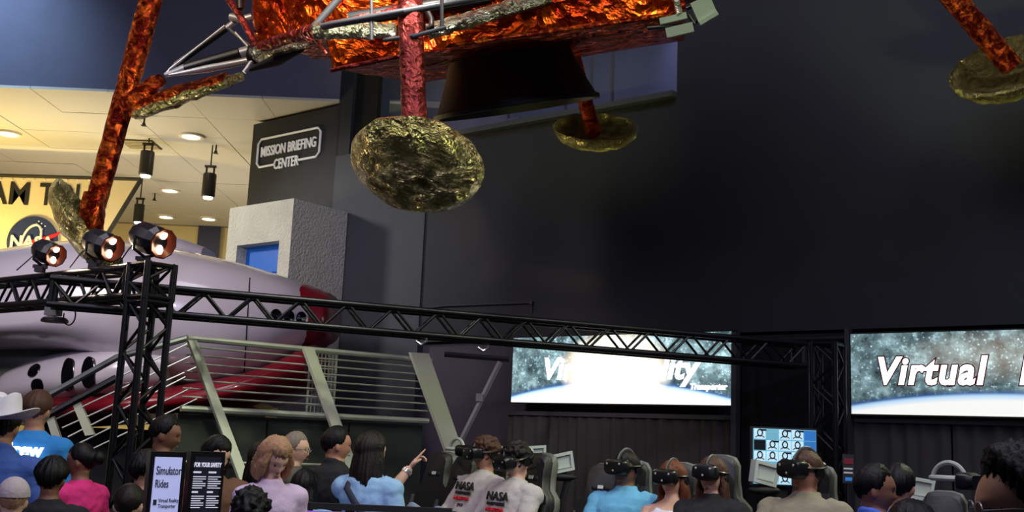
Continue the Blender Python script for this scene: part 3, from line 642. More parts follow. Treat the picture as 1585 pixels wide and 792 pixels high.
# ================================================================== SCREENS, CURTAINS, MONITOR
def screen_mat(name, s0, s1, z0, z1, hot, gain):
    """a picture of stars over a bright planet limb; generated coordinates of the flat screen"""
    m = D.materials.new(name); m.use_nodes = True; nt = m.node_tree; N = nt.nodes; L = nt.links.new; b = N['Principled BSDF']
    tc = N.new('ShaderNodeTexCoord'); sp = N.new('ShaderNodeSeparateXYZ'); L(tc.outputs['Object'], sp.inputs[0])   # object coords: x 0..1 across, y 0..1 up
    def M_(op, a, c=None, cl=False):
        n = N.new('ShaderNodeMath'); n.operation = op; n.use_clamp = cl
        for i, v in enumerate((a, c)):
            if v is None: continue
            if isinstance(v, (int, float)): n.inputs[i].default_value = v
            else: L(v, n.inputs[i])
        return n.outputs[0]
    asp = (s1-s0)/(z1-z0)
    mp = N.new('ShaderNodeMapping'); mp.inputs['Scale'].default_value = (asp, 1, 1); L(tc.outputs['Object'], mp.inputs[0])
    vo = N.new('ShaderNodeTexVoronoi'); vo.inputs['Scale'].default_value = 20; L(mp.outputs[0], vo.inputs['Vector'])
    nz = N.new('ShaderNodeTexNoise'); nz.inputs['Scale'].default_value = 2.6; nz.inputs['Detail'].default_value = 6; L(mp.outputs[0], nz.inputs['Vector'])
    fine = N.new('ShaderNodeTexNoise'); fine.inputs['Scale'].default_value = 22; fine.inputs['Detail'].default_value = 3; L(mp.outputs[0], fine.inputs['Vector'])
    stars = M_('MULTIPLY', M_('SUBTRACT', .33, vo.outputs['Distance'], True), M_('MULTIPLY', M_('SUBTRACT', fine.outputs['Fac'], .42, True), 14))
    rp = N.new('ShaderNodeValToRGB'); el = rp.color_ramp.elements
    el[0].position = .36; el[0].color = (.04, .075, .09, 1); el[1].position = .68; el[1].color = (.42, .62, .68, 1)
    e_ = el.new(.52); e_.color = (.15, .24, .26, 1)
    L(nz.outputs['Fac'], rp.inputs[0])
    sky = N.new('ShaderNodeMixRGB'); sky.blend_type = 'ADD'; sky.inputs[0].default_value = 1; L(rp.outputs[0], sky.inputs[1])
    stc = N.new('ShaderNodeMixRGB'); stc.blend_type = 'MULTIPLY'; stc.inputs[0].default_value = 1; stc.inputs[1].default_value = (.75, .95, 1, 1); L(stars, stc.inputs[2]); L(stc.outputs[0], sky.inputs[2])
    pn = N.new('ShaderNodeTexNoise'); pn.inputs['Scale'].default_value = 7; pn.inputs['Detail'].default_value = 9; pn.inputs['Roughness'].default_value = .75; L(mp.outputs[0], pn.inputs['Vector'])
    pa = N.new('ShaderNodeMixRGB'); pa.blend_type = 'ADD'; L(M_('MULTIPLY', M_('SUBTRACT', pn.outputs['Fac'], .53, True), 7, True), pa.inputs[0]); L(sky.outputs[0], pa.inputs[1]); pa.inputs[2].default_value = (.35, .55, .60, 1)
    dkn = N.new('ShaderNodeMixRGB'); dkn.blend_type = 'MULTIPLY'; dkn.inputs[2].default_value = (.25, .25, .24, 1); L(M_('MULTIPLY', M_('SUBTRACT', .47, pn.outputs['Fac'], True), 9, True), dkn.inputs[0]); L(pa.outputs[0], dkn.inputs[1]); sky = dkn
    # limb: height of the horizon is a shallow parabola
    x0 = M_('SUBTRACT', sp.outputs[0], hot[0]); hor = M_('SUBTRACT', hot[1], M_('MULTIPLY', M_('MULTIPLY', x0, x0), hot[2]))
    d = M_('SUBTRACT', hor, sp.outputs[1])
    lr = N.new('ShaderNodeValToRGB'); q = lr.color_ramp.elements; q[0].position = .40; q[0].color = (0, 0, 0, 1); q[1].position = .60; q[1].color = (1, 1, .97, 1)
    k = q.new(.47); k.color = (.03, .11, .35, 1); k = q.new(.515); k.color = (.5, .75, 1, 1)
    L(M_('ADD', M_('MULTIPLY', d, 1.3), .5, True), lr.inputs[0])
    mx = N.new('ShaderNodeMixRGB'); mx.blend_type = 'MIX'
    L(M_('MULTIPLY', M_('ADD', d, .09), 12, True), mx.inputs[0]); L(sky.outputs[0], mx.inputs[1]); L(lr.outputs[0], mx.inputs[2])
    # blown-out glare painted over the picture as a warm glow
    yb = M_('SUBTRACT', sp.outputs[1], hot[4]); r2 = M_('ADD', M_('MULTIPLY', M_('MULTIPLY', x0, x0), hot[5]), M_('MULTIPLY', M_('MULTIPLY', yb, yb), hot[6]))
    bu = M_('SUBTRACT', 1, r2, True)
    add = N.new('ShaderNodeMixRGB'); add.blend_type = 'ADD'; L(M_('MULTIPLY', bu, hot[3]), add.inputs[0]); add.use_clamp = False
    L(mx.outputs[0], add.inputs[1]); add.inputs[2].default_value = (1.9, 1.55, 1.15, 1)
    b.inputs['Base Color'].default_value = (.01, .01, .012, 1); b.inputs['Roughness'].default_value = .4
    L(add.outputs[0], b.inputs['Emission Color']); b.inputs['Emission Strength'].default_value = gain
    return m
def screen(name, px0, px1, yb, yt, label, hot, gain, s1=None):
    o = .22; s0, za = onwall(px0, yb, o); 
    if s1: s1 = s0+s1
    else: s1, _ = onwall(px1, yb, o)
    _, zb = onwall(px0, yt, o)
    e = empty(name, W0+WD*(s0+s1)/2+WN*o+Vector((0, 0, za)))
    M = frame(W0+WD*s0+WN*o+Vector((0, 0, za)), WD*(s1-s0), Vector((0, 0, zb-za)), WN)
    p = MB().add([(0, 0, 0), (1, 0, 0), (1, 1, 0), (0, 1, 0)], [(0, 1, 2, 3)]).build('picture', screen_mat(name+'_picture', s0, s1, za, zb, hot, gain), None)
    p.parent = e; p.matrix_local = PM[e.name].inverted() @ M; PM[p.name] = M
    MB().box(((s0+s1)/2, -o+.06, (za+zb)/2), (s1-s0+.03, .1, zb-za+.03), WM).build('panel_case', m_black, e, smooth=False)
    tag(e, label, 'screen'); return e, s0, s1, za, zb
m_scw = mat('screen_white', (1, .97, .97), .5, emis=2.2)
m_sho = mat('screen_outline', (.35, .12, .12), .5, emis=.25)
def scr_text(e, body, s, z, size, ext, off=.225, **k):
    if size > .365: k2 = dict(k); k2['bold'] = k['bold']+.012; text_obj('lettering_outline', body, SM(s, z, off-.001), m_sho, e, size, ext=ext*.7, **k2)
    text_obj('lettering', body, SM(s, z, off), m_scw, e, size, ext=ext, **k)
e, s0, s1, za, zb = screen('wide_screen', 791, 1132, 622, 523, 'wide glowing screen behind the truss showing Virtual Reality', (.50, .30, .9, 1.0, .50, 14, 2.8), 1.35)
sa, zz1 = onwall(822, 586, .22); sb, _ = onwall(1097, 590, .22)
scr_text(e, 'Virtual Reality', (sa+sb)/2, za+.29, .36, .003, bold=.012, shear=.22, sx=(sb-sa)/2.36)
scr_text(e, 'Transporter', s1-.28, za+.17, .09, .003, bold=.004, shear=.2)
e, s0, s1, za, zb = screen('wide_screen', 1318, 1660, 640, 517, 'wide glowing screen at the right edge reading Virtual', (.46, .25, .75, .12, .7, 9, 9), .95, s1=3.07)
sa, _ = onwall(1345, 592, .22); sb, _ = onwall(1534, 595, .22)
scr_text(e, 'Virtual', (sa+sb)/2, za+.30, .37, .003, bold=.012, shear=.22, sx=(sb-sa)/1.24, space=1.10)
sc_, _ = onwall(1576, 595, .22); scr_text(e, 'Reality', sc_, za+.30, .37, .003, bold=.012, shear=.22, align='LEFT', space=1.10, sx=.92)
# frames around the bays
m_fr = mat('frame_grey', (.24, .24, .26), .5)
for x0, x1, lab in ((1133, 1141, 'slim grey post at the right end of the left screen'), (1310, 1317, 'slim grey post at the left end of the right screen')):
    a, _ = onwall(x0, 640, .2); b, _ = onwall(x1, 640, .2)
    e = empty('frame_post', W0+WD*(a+b)/2+WN*.18); MB().box(((a+b)/2, -.18, 1.48), (b-a, .1, 2.96), WM).build('upright', m_fr, e, smooth=False)
    MB().box(((a+b)/2, -.18, .01), (.16, .2, .02), WM).build('foot_plate', m_fr, e, smooth=False); tag(e, lab, 'post')
# black recess between the bays
a, _ = onwall(1143, 640, .1); b, _ = onwall(1309, 640, .1)
e = empty('black_drape', W0+WD*(a+b)/2)
def drape(s0, s1, z0, z1, off, m, par, name='cloth', amp=.035, per=.17, seed=0):
    n = int((s1-s0)/.02)
    def fn(i, j):
        s = s0+(s1-s0)*i; ph = s/per*2*math.pi+1.3*noise.noise(Vector((s*2.1, seed, 0)))*3
        return (s, -off-amp*(math.sin(ph)*.7+.5*noise.noise(Vector((s*9, seed, 1))))*(1.05-.35*j), z0+(z1-z0)*j)
    def fb(i, j): p = fn(i, 1-j); return (p[0], p[1]+.02, p[2])
    return MB().grid(fn, n, 6, WM).grid(fb, n, 6, WM).build(name, m, par)
m_drape = mat('velour_black', (.035, .035, .04), .95); m_cur = mat('curtain_charcoal', (.25, .24, .235), .9)
drape(a, b, 0, 2.86, .04, m_drape, e, amp=.015); MB().tube(WM @ Vector((a, -.05, 2.88)), WM @ Vector((b, -.05, 2.88)), .03, n=8).build('rod', m_black, e)
tag(e, 'black drape filling the bay between the two screens', 'drape')
for px0, px1, lab, sd in ((786, 1132, 'charcoal pleated curtain below the left screen', 1), (1319, 1640, 'charcoal pleated curtain below the right screen', 5)):
    a, zt_ = onwall(px0, 636 if sd == 1 else 646, .12); b, _ = onwall(px1, 640, .12); e = empty('curtain', W0+WD*(a+b)/2+WN*.1)
    mid = (a+b)/2
    drape(a, mid-.01, 0.02, zt_-.03, .1, m_cur, e, 'curtain_panel', .03, .16, sd); drape(mid+.01, b, .02, zt_-.03, .1, m_cur, e, 'curtain_panel', .03, .16, sd+2)
    MB().box(((a+b)/2, -.1, zt_-.02), (b-a, .07, .05), WM).build('top_rail', m_fr, e, smooth=False); tag(e, lab, 'curtain')
# conduit on the upper wall
a = onwall(690, 473, .03); b = onwall(823, 468, .03); e = empty('wall_conduit', WM @ Vector((b[0], -.03, b[1])))
MB().path([WM @ Vector((onwall(660, 476, .03)[0], -.03, onwall(660, 476, .03)[1])), WM @ Vector((a[0], -.03, a[1])), WM @ Vector((b[0], -.03, b[1])), WM @ Vector((b[0], -.03, b[1]-.12))], .012, 6).build('pipe', m_fr, e)
MB().box((b[0], -.03, b[1]), (.04, .05, .04), WM).build('junction', m_fr, e); tag(e, 'thin conduit running across the charcoal wall above the truss', 'conduit')
# monitor with a grid of little pictures
MY = 9.3
mo = empty('monitor', (at(1213, 700, MY).x, MY, 0))
x0, x1 = at(1166, 700, MY).x, at(1263, 700, MY).x; z1 = at(1213, 664, MY).z; z0 = at(1213, 750, MY).z; mw, mh = x1-x0, z1-z0
MM = Matrix.Translation((x0, MY, z0))
MB().box((mw/2, .04, mh/2), (mw+.03, .05, mh+.03), MM).build('case', m_black, mo, smooth=False)
m_s1 = mat('pic_pale', (.72, .85, .90), .5, emis=.75); m_s2 = mat('pic_teal', (.42, .66, .74), .5, emis=.6); m_s3 = mat('pic_blue', (.15, .42, .70), .5, emis=.7); m_s4 = mat('pic_ink', (.05, .08, .10), .4)
MB().box((mw/2, .005, mh/2), (mw, .02, mh), MM).build('backdrop', m_s2, mo, smooth=False)
nr, nc = 5, 5; rng = random.Random(3)
for r in range(nr):
    for c in range(nc):
        cx, cz = mw*(c+.5)/nc, mh*(r+.5)/nr; tw, th = mw/nc*.92, mh/nr*.9
        k = rng.random(); mt = m_s3 if c == 4 and r > 2 else (m_s4 if k < .08 else m_s1 if k < .88 else m_s2)
        t = MB().box((cx, -.009, cz), (tw, .006, th), MM).build('picture_tile', mt, mo, smooth=False)
        if mt is m_s1 and c < 4:
            MB().lathe([(tw*.17, 0), (tw*.26, 0), (tw*.26, .004), (tw*.17, .004)], 14, MM @ Matrix.Translation((cx, -.013, cz+th*.12)) @ Matrix.Diagonal((1, 1, 1.3, 1)) @ BX, caps=False).build('hair_outline', m_s4, t)
            MB().path([MM @ Vector((cx+tw*.4*math.cos(q), -.014, cz-th*.45+th*.28*math.sin(q))) for q in np.linspace(.3, 2.84, 7)], .004, 5).build('shoulder_line', m_s4, t)
            if rng.random() < .6: MB().box((cx+tw*.3, -.013, cz+th*.4), (tw*.5, .004, th*.18), MM).build('dark_bar', m_s4, t, smooth=False)
MB().box((mw/2, .1, -z0/2+.02), (.08, .06, z0-.02), MM).build('stand_post', m_black, mo, smooth=False); MB().box((mw/2, .1, -z0+.02), (.5, .4, .04), MM).build('stand_base', m_black, mo, smooth=False)
tag(mo, 'standing monitor showing a grid of pale line-drawn portraits', 'monitor')
# notice on the tower
nY = 9.6; p = at(1313, 725, nY); e = empty('notice_card', p)
pw_, ph_ = .1, .25
MB().box(p, (pw_, .01, ph_)).build('card', mat('card_dark', (.20, .20, .23), .5), e, smooth=False)
MB().box(p+Vector((0, -.007, .065)), (.08, .004, .05)).build('red_block', mat('card_red', (.55, .16, .22), .5), e, smooth=False)
for k in range(2): MB().box(p+Vector((-.003, -.007, -.0-.035*k)), (.08, .004, .014)).build('text_bar', wht, e, smooth=False)
MB().box(p+Vector((0, -.007, -.09)), (.06, .004, .03)).build('blue_block', m_s3, e, smooth=False)
MB().tube((p.x, nY+.01, p.z-.12), (p.x, nY+.01, .02), .012, n=8).box((p.x, nY, .01), (.25, .25, .02)).build('stand', m_black, e)
tag(e, 'small dark notice card with white bars beside the tower right of the monitor', 'notice')
# two display kiosks in the crowd
def kiosk(name, tl, tr, bl, br, Y, mface, label):
    P = [at(*q, Y+dy) for q, dy in zip((tl, tr, br, bl), (0, .12, .12, 0))]
    xx = (P[1]-P[0]); xx.z = 0; wd_ = xx.length; xx.normalize(); o = P[0].copy(); h = o.z
    o.z = 0; M = frame(o, xx, Vector((-xx.y, xx.x, 0)), (0, 0, 1)); e = empty(name, M @ Vector((wd_/2, .03, 0)))
    MB().box((wd_/2, .03, h/2), (wd_, .06, h), M).build('housing', mat('kiosk_black', (.05, .05, .06), .35), e, smooth=False)
    MB().box((wd_/2, -.004, h-.03-.45), (wd_-.05, .01, .9), M).build('display', mface, e, smooth=False)
    MB().box((wd_/2, .03, .02), (wd_-.02, .16, .04), M).build('foot', m_black, e, smooth=False)
    tag(e, label, 'display'); return e, M, wd_, h
def kt(e, M, x, z, body, m, size, **k):
    text_obj('lettering', body, M @ Matrix.Translation((x, -.011, z)) @ BX, m, e, size, ext=.002, align='LEFT', **k)
m_face = mat('display_lilac', (.66, .68, .86), .3, emis=.62); m_face2 = mat('display_dark', (.14, .14, .19), .3, emis=.15); m_txt = mat('text_dark', (.16, .16, .24), .6); m_txw = mat('text_white', (.85, .85, .92), .5, emis=.45)
e, M, kw, kh = kiosk('display_kiosk', (234, 698), (289, 702), (230, 792), (284, 792), 6.0, m_face, 'upright white display reading Simulator Rides')
kt(e, M, .035, kh-.125, 'Simulator', m_txt, .066, sx=.55, bold=.0006); kt(e, M, .035, kh-.195, 'Rides', m_txt, .062, sx=.56, bold=.0006)
kt(e, M, .062, kh-.275, 'Virtual Reality', m_txt, .030, sx=.66); kt(e, M, .062, kh-.305, 'Transporter', m_txt, .030, sx=.66)
MB().box((.043, -.012, kh-.275), (.018, .003, .03), M).build('icon', m_txt, e, smooth=False)
e, M, kw, kh = kiosk('display_kiosk', (296, 698), (349, 704), (292, 792), (345, 792), 6.15, m_face2, 'upright black display reading FOR YOUR SAFETY')
kt(e, M, .02, kh-.085, 'FOR YOUR SAFETY', m_txw, .034, sx=.55, bold=.0012, shear=.15)
for col_ in (0, 1):
    for (z, n, wdt) in ((.115, 1, .045), (.14, 6, .075), (.225, 1, .035), (.248, 6, .072)):
        for k in range(n): MB().box((.058+col_*.088-(.075-wdt*(1-.25*((k*7+col_) % 3 == 2)))/2, -.011, kh-z-.0125*k), (wdt*(1-.25*((k*7+col_) % 3 == 2)), .003, .005 if n > 1 else .010), M).build('text_bar', m_txw, e, smooth=False)
for k in range(3): MB().box((.085, -.011, kh-.345-.015*k), (.13-.03*k, .003, .007), M).build('text_bar', m_txw, e, smooth=False)
# ================================================================== PEOPLE
def g_(x, z, x0, z0, sx, sz): return math.exp(-((x-x0)/sx)**2-((z-z0)/sz)**2)
def head_pt(th, ph, face=True):
    x, y, z = math.sin(th)*math.sin(ph), math.sin(th)*math.cos(ph), math.cos(th)
    X, Y, Z = .077*x, .097*y, .118*z
    if z < 0:
        X *= 1-.26*(-z)**1.6
        if y < 0: Y *= 1-.42*(-z)**1.2
    else: k_ = 1+.085*math.sin(math.pi*z**.8); X *= k_; Y *= 1+.06*math.sin(math.pi*z**.8)
    if y > 0 and z < .2: Y *= 1-.05*(.2-z)
    if face and y > .05:
        f = 0
        for s in (-1, 1):
            f += -.011*g_(X, Z, s*.031, .000, .015, .010)+.005*g_(X, Z, s*.030, .020, .022, .008)+.004*g_(X, Z, s*.042, -.032, .018, .02)
        f += .011*g_(X, Z, 0, -.004, .008, .018)+.024*g_(X, Z, 0, -.036, .011, .013)+.007*g_(X, Z, 0, -.067, .020, .006)-.004*g_(X, Z, 0, -.082, .03, .006)+.012*g_(X, Z, 0, -.102, .020, .014)
        Y += f*min(1, y*2)
    return Vector((X, Y, Z)), (x, y, z)
def head_mesh(mb, M, nu=44, nv=40):
    rings = [[head_pt(math.pi*(.015+.97*i/nv), -2*math.pi*j/nu)[0] for j in range(nu)] for i in range(nv+1)]
    mb.loft(rings, M)
    for s in (-1, 1):
        E_ = M @ Matrix.Translation((s*.079, -.012, -.012)) @ Matrix.Rotation(s*.35, 4, 'Z') @ Matrix.Rotation(-.15, 4, 'X')
        mb.ell((0, 0, 0), (.010, .018, .032), E_, 10, 8)
def hair_mesh(M, style, vox=.008):
    mb = MB(); th_ = dict(short=.014, buzz=.007, curly=.03, long=.018, bob=.022, bun=.013, pony=.013, kid=.018, thick=.024, sweep=.028).get(style, .014)
    fr, sd_, bk = dict(bob=(.40, -.35, -.75), long=(.42, -.45, -.8), kid=(.30, -.15, -.6), curly=(.36, .02, -.62), thick=(.52, -.04, -.55), sweep=(.66, .05, -.55), bun=(.45, .05, -.6), pony=(.45, -.1, -.6)).get(style, (.58, -.04, -.52))
    nu, nv = 44, 36; rings = []
    for i in range(nv+1):
        ring = []
        for j in range(nu):
            p, (x, y, z) = head_pt(math.pi*(.015+.97*i/nv), -2*math.pi*j/nu, False)
            yy_ = max(0, min(1, (y-.12)/.45)); yy_ = yy_*yy_*(3-2*yy_)
            z0 = sd_+(fr-sd_)*yy_ if y > 0 else sd_+(bk-sd_)*(-y)**1.5
            c = max(0, min(1, (z-z0+.08)/.22)); c = c*c*(3-2*c)
            n_ = Vector((x, y, z)); u = max(0, min(1, (z-z0)/(.75 if th_ < .02 else .5))); u = u*u*(3-2*u)
            t = -.010+c*(.0125+th_*(.25+.75*u)*(1+.3*max(0, z)))
            ring.append(p+n_*t)
        rings.append(ring)
    mb.loft(rings, M)
    def tw(path, ws, ds):       # flat lock of hair: ellipse rings along a path
        rg = []
        for (px, py, pz), a, b in zip(path, ws, ds): rg.append([(px+a*math.cos(2*math.pi*j/20), py+b*math.sin(2*math.pi*j/20), pz) for j in range(20)])
        mb.loft(rg, M)
    if style == 'long':
        tw([(0, -.045, .04), (0, -.06, -.06), (0, -.075, -.13), (0, -.085, -.20), (0, -.085, -.27), (0, -.08, -.31)], [.08, .098, .105, .10, .085, .05], [.06, .062, .055, .045, .035, .02])
        for s in (-1, 1): tw([(s*.075, -.01, .03), (s*.088, -.01, -.06), (s*.09, -.02, -.15), (s*.08, -.03, -.25)], [.02, .025, .028, .015], [.05, .05, .045, .03])
    if style == 'bob':
        tw([(0, -.03, .07), (0, -.035, 0), (0, -.04, -.07), (0, -.04, -.13), (0, -.04, -.15)], [.085, .10, .106, .10, .08], [.075, .08, .076, .066, .05])
        for s in (-1, 1): tw([(s*.07, .03, .06), (s*.09, .035, 0), (s*.094, .03, -.07), (s*.085, .02, -.13)], [.02, .025, .026, .016], [.035, .04, .04, .025])
    if style == 'bun': mb.ell((0, -.135, .03), (.05, .045, .05), M)
    if style == 'pony':
        tw([(0, -.10, .05), (0, -.135, .0), (0, -.14, -.1), (0, -.12, -.2), (0, -.11, -.27)], [.02, .035, .04, .035, .012], [.02, .03, .03, .025, .01])
    amp, fq = dict(curly=(.020, 34), bob=(.013, 26), thick=(.010, 30), sweep=(.016, 30), kid=(.006, 40), long=(.007, 30), short=(.006, 30)).get(style, (.003, 40))
    inv = M.inverted()
    def fn(co):
        l = inv @ co; a = math.atan2(l.x, l.y-.02)
        if style == 'curly': return amp*(noise.noise(l*fq)+.5*noise.noise(l*fq*2.1))
        return amp*noise.noise(Vector((a*9, l.z*5, l.y*4)))+amp*.6*noise.noise(Vector((a*22, l.z*9, 3)))
    return remesh(mb, vox, 1, fn)
def hand(mb, w, d, side, kind='relax', up_=None):
    """palm plus five jointed fingers growing from wrist w along d"""
    d = Vector(d).normalized(); a = Vector(up_ or (0, 0, 1)); n = (a-d*a.dot(d)).normalized(); x = d.cross(n)*side     # n: back of the hand, x: thumb side
    M = frame(w, x, d, n)
    mb.ell((0, .045, 0), (.040, .058, .017), M, 14, 8)
    cur = {'relax': .5, 'point': 1.25, 'grip': 1.0, 'flat': .15}[kind]
    for i, (fx, ln) in enumerate(((.028, .074), (.009, .082), (-.010, .076), (-.029, .060))):
        c = .05 if (kind == 'point' and i == 0) else cur; p = Vector((fx, .088, 0)); pts = [Vector((fx*.9, .05, 0)), p]; an = 0
        for k, q in enumerate((.45, .32, .23)):
            an += c*(.55, .8, .6)[k]; p = p+Vector((fx*.06, math.cos(an)*ln*q, -math.sin(an)*ln*q)); pts.append(p)
        mb.path(pts, [.010, .0098, .0088, .008, .0065], 8, M)
    mb.path([Vector((.022, .018, -.004)), Vector((.050, .042, -.010)), Vector((.060, .066, -.018)), Vector((.058 if kind != 'grip' else .03, .088, -.026))], [.014, .012, .0105, .008], 8, M)
SK = {k: mat('skin_'+k, c, .55, bump=(90, .12, .004)) for k, c in dict(tan=(.70, .50, .40), light=(.84, .66, .57), brown=(.52, .35, .27), deep=(.40, .26, .20)).items()}
def hmat(name, c): return mat('hair_'+name, c, .55, bump=(90, .35, .006), spec=.25)
HR = dict(black=hmat('black', (.05, .042, .042)), dark=hmat('dark', (.11, .085, .07)), brown=hmat('brown', (.30, .20, .15)), blonde=hmat('blonde', (.66, .50, .38)), grey=hmat('grey', (.52, .47, .42)), auburn=hmat('auburn', (.40, .22, .13)))
def cloth(name, c): return mat('cloth_'+name, c, .85, bump=(45, .35, .01), vary=.10)
PEOPLE = {}
def person(label, px, ytop, Y, face, hair='short', hcol='black', skin='tan', top=('grey', (.4, .4, .4), 'short'), bottom=('denim', (.16, .19, .28)), hyaw=0, hpitch=0, hroll=0, arms=None, sit=False, lean=0, s=None, vox=.010, slim=1.0, hands=('relax', 'relax'), eyes=True, bend=0, hr_off=.018, knee=.14):
    P = at(px, ytop, Y); 
    if s is None: s = (P.z-hr_off)/1.738
    rz = Matrix.Rotation(R_(face-90), 4, 'Z')
    hip = .92 if not sit else .10
    sp = Vector((0, -math.sin(R_(lean)), math.cos(R_(lean)))); bk = Vector((0, math.cos(R_(lean)), math.sin(R_(lean))))
    H0 = Vector((0, 0, hip))
    def S(x, y, t): return H0+Vector((x*slim, 0, 0))+bk*y+sp*t           # t: height above the hip joint
    nb = S(0, -.005, .55); hup = (sp*.5+Vector((0, 0, .5))).normalized()
    hm = Matrix.Translation(nb+sp*.06+Vector((0, .014, .090))) @ Matrix.Rotation(R_(hyaw), 4, 'Z') @ Matrix.Rotation(R_(-hpitch), 4, 'X') @ Matrix.Rotation(R_(hroll), 4, 'Y')
    top_l = hm @ Vector((0, 0, .118+.6*hr_off/s))
    loc = P - rz @ (top_l*s)
    if not sit: loc = Vector((loc.x, loc.y, 0))
    RM = Matrix.Translation(loc) @ rz @ Matrix.Scale(s, 4)
    root = empty('person', loc, Matrix.Translation(loc) @ rz); 
    L = Matrix.Scale(s, 4)
    def ring(t, a, b, yo=0, n=24, e=2.3):
        out = []
        for j in range(n):
            q = 2*math.pi*j/n; c, sn = math.cos(q), math.sin(q)
            out.append(S(a*math.copysign(abs(c)**(2/e), c), yo+b*math.copysign(abs(sn)**(2/e), sn), t))
        return out
    tor = [(-.06, .155, .105, -.01), (.03, .168, .118, -.01), (.12, .150, .108, 0), (.22, .146, .102, 0), (.32, .160, .112, 0), (.40, .178, .117, -.005), (.475, .182, .102, -.012), (.522, .135, .082, -.015), (.56, .070, .064, -.012), (.60, .056, .058, .0)]
    mb = MB(); mb.loft([ring(*q) for q in tor], L)
    mb.path([S(0, -.01, .50), S(0, .0, .57), hm @ Vector((0, -.02, -.06))], [.062, .056, .056], 16, L)
    head_mesh(mb, L @ hm)
    sh = {1: S(.178, -.01, .474), -1: S(-.178, -.01, .474)}
    A = {}
    for sd in (1, -1):
        key = 'R' if sd == 1 else 'L'
        if arms and key in arms: el, wr = [Vector(v) for v in arms[key]]; el = H0+el; wr = H0+wr
        elif sit: el = S(.235*sd, .06, .20); wr = el+Vector((-.10*sd, .22, -.03))
        else: el = S(.235*sd, -.02, .17); wr = el+Vector((-.005*sd, .07, -.245))
        A[sd] = (sh[sd], el, wr)
        mb.path([sh[sd]*.5+S(.1*sd, -.01, .47)*.5, sh[sd], sh[sd].lerp(el, .35), el, el.lerp(wr, .3), wr], [.06, .058, .050, .041, .042, .028], 14, L)
        hand_mb = MB(); hand(hand_mb, wr, wr-el, -sd, hands[0 if sd == 1 else 1], up_=(0, -.3, 1) if not (arms and key in arms) or sit else (0, .2, 1)); mb.add(hand_mb.v, hand_mb.f, L)
    G = {}
    for sd in (1, -1):
        h = H0+Vector((.088*sd*slim, 0, 0))
        if sit: kn = h+Vector((.08*sd, .43-knee*.3, knee)); an = kn+Vector((.01*sd, .16, -.40))
        else: kn = h+Vector((.01*sd, .015, -.44)); an = kn+Vector((0, -.03, -.40))
        G[sd] = (h, kn, an)
        mb.path([h+Vector((0, 0, .02)), h.lerp(kn, .3), kn, kn.lerp(an, .3), an], [.088, .082, .055, .058, .036], 14, L)
        mb.path([an+Vector((0, -.04, -.035)), an+Vector((0, .04, -.03)), an+Vector((.01*sd, .15, -.05)), an+Vector((.01*sd, .19, -.055))], [.034, .040, .030, .018], 12, L)
    put('body', remesh(mb, vox*s, 2), SK[skin], root)
    hs = L @ hm
    if hair: put('hair', hair_mesh(hs, hair, min(.009, vox)), HR[hcol], root)
    if eyes:
        for sd in (1, -1):
            MB().ell((sd*.031, .081, .0), (.010, .009, .005), hs, 10, 8).build('eye', mat('eye_dark', (.10, .08, .07), .2), root, world=False)
            MB().path([Vector((sd*(.016+.011*k), .094-.0035*k*k, .021+.002*math.sin(k))) for k in range(4)], [.003, .0042, .004, .002], 6, hs).build('eyebrow', HR[hcol], root, world=False)
        MB().path([Vector((x, .0955-abs(x)*.18, -.068)) for x in (-.022, -.011, 0, .011, .022)], [.002, .0042, .005, .0042, .002], 6, hs).build('lips', mat('lips', (.58, .34, .30), .5), root, world=False)
    # shirt
    nm, c, sl = top[:3]; mb = MB()
    cl = .018
    rr = [(t, a*1.0+cl, b+cl, y) for t, a, b, y in tor[:8]]; rr[0] = (-.10, .168+cl, .122+cl, -.01); rr[1] = (.0, .168+cl, .120+cl, -.01); rr[2] = (.12, .160+cl, .115+cl, 0); rr[3] = (.22, .158+cl, .112+cl, 0)
    if sl == 'tank':
        mb.loft([ring(*q) for q in rr[:6]+[(.45, .150, .118, -.004)]], L)
        for sd in (1, -1):
            mb.path([S(sd*.075, .115, .38), S(sd*.085, .09, .45), S(sd*.085, .0, .525), S(sd*.08, -.10, .42)], .014, 8, L)
    else:
        rr.append((.555, .084, .076, -.014)); rr.append((.575, .070, .070, -.010)); mb.loft([ring(*q) for q in rr], L)
        for sd in (1, -1):
            a, el, wr = A[sd]; mb.ell(a+Vector((0, 0, -.01)), (.086, .086, .08), L, 14, 10)
            if sl == 'short': mb.path([a*.5+S(.1*sd, -.01, .47)*.5, a, a.lerp(el, .4), a.lerp(el, .78)], [.088, .080, .072, .066], 16, L)
            else: mb.path([a*.5+S(.1*sd, -.01, .47)*.5, a, a.lerp(el, .4), el, el.lerp(wr, .4), el.lerp(wr, .93)], [.088, .080, .068, .058, .054, .042], 16, L)
        if len(top) > 3 and top[3] == 'collar': mb.path([S(.064*math.cos(q), -.010+.066*math.sin(q)+.01, .572-.03*math.sin(q)) for q in np.linspace(math.pi*.5+.35, math.pi*2.5-.35, 18)], .016, 8, L)
    sc_f = 9/s
    put('shirt', remesh(mb, .012*s, 2, lambda co: .004+.010*noise.noise(co*sc_f)+.005*noise.noise(co*sc_f*2.6)), cloth(nm, c), root)
    mb = MB(); mb.loft([ring(*q) for q in [(-.09, .165, .118, -.01), (.0, .176, .126, -.01), (.07, .168, .12, -.005)]], L)
    for sd in (1, -1):
        h, kn, an = G[sd]; mb.path([h+Vector((0, 0, .02)), h.lerp(kn, .3), kn, kn.lerp(an, .4), an+Vector((0, 0, .02))], [.098, .095, .075, .07, .062], 16, L)
    put('trousers', remesh(mb, .018*s, 2, lambda co: .008*noise.noise(co*7)), cloth(*bottom), root)
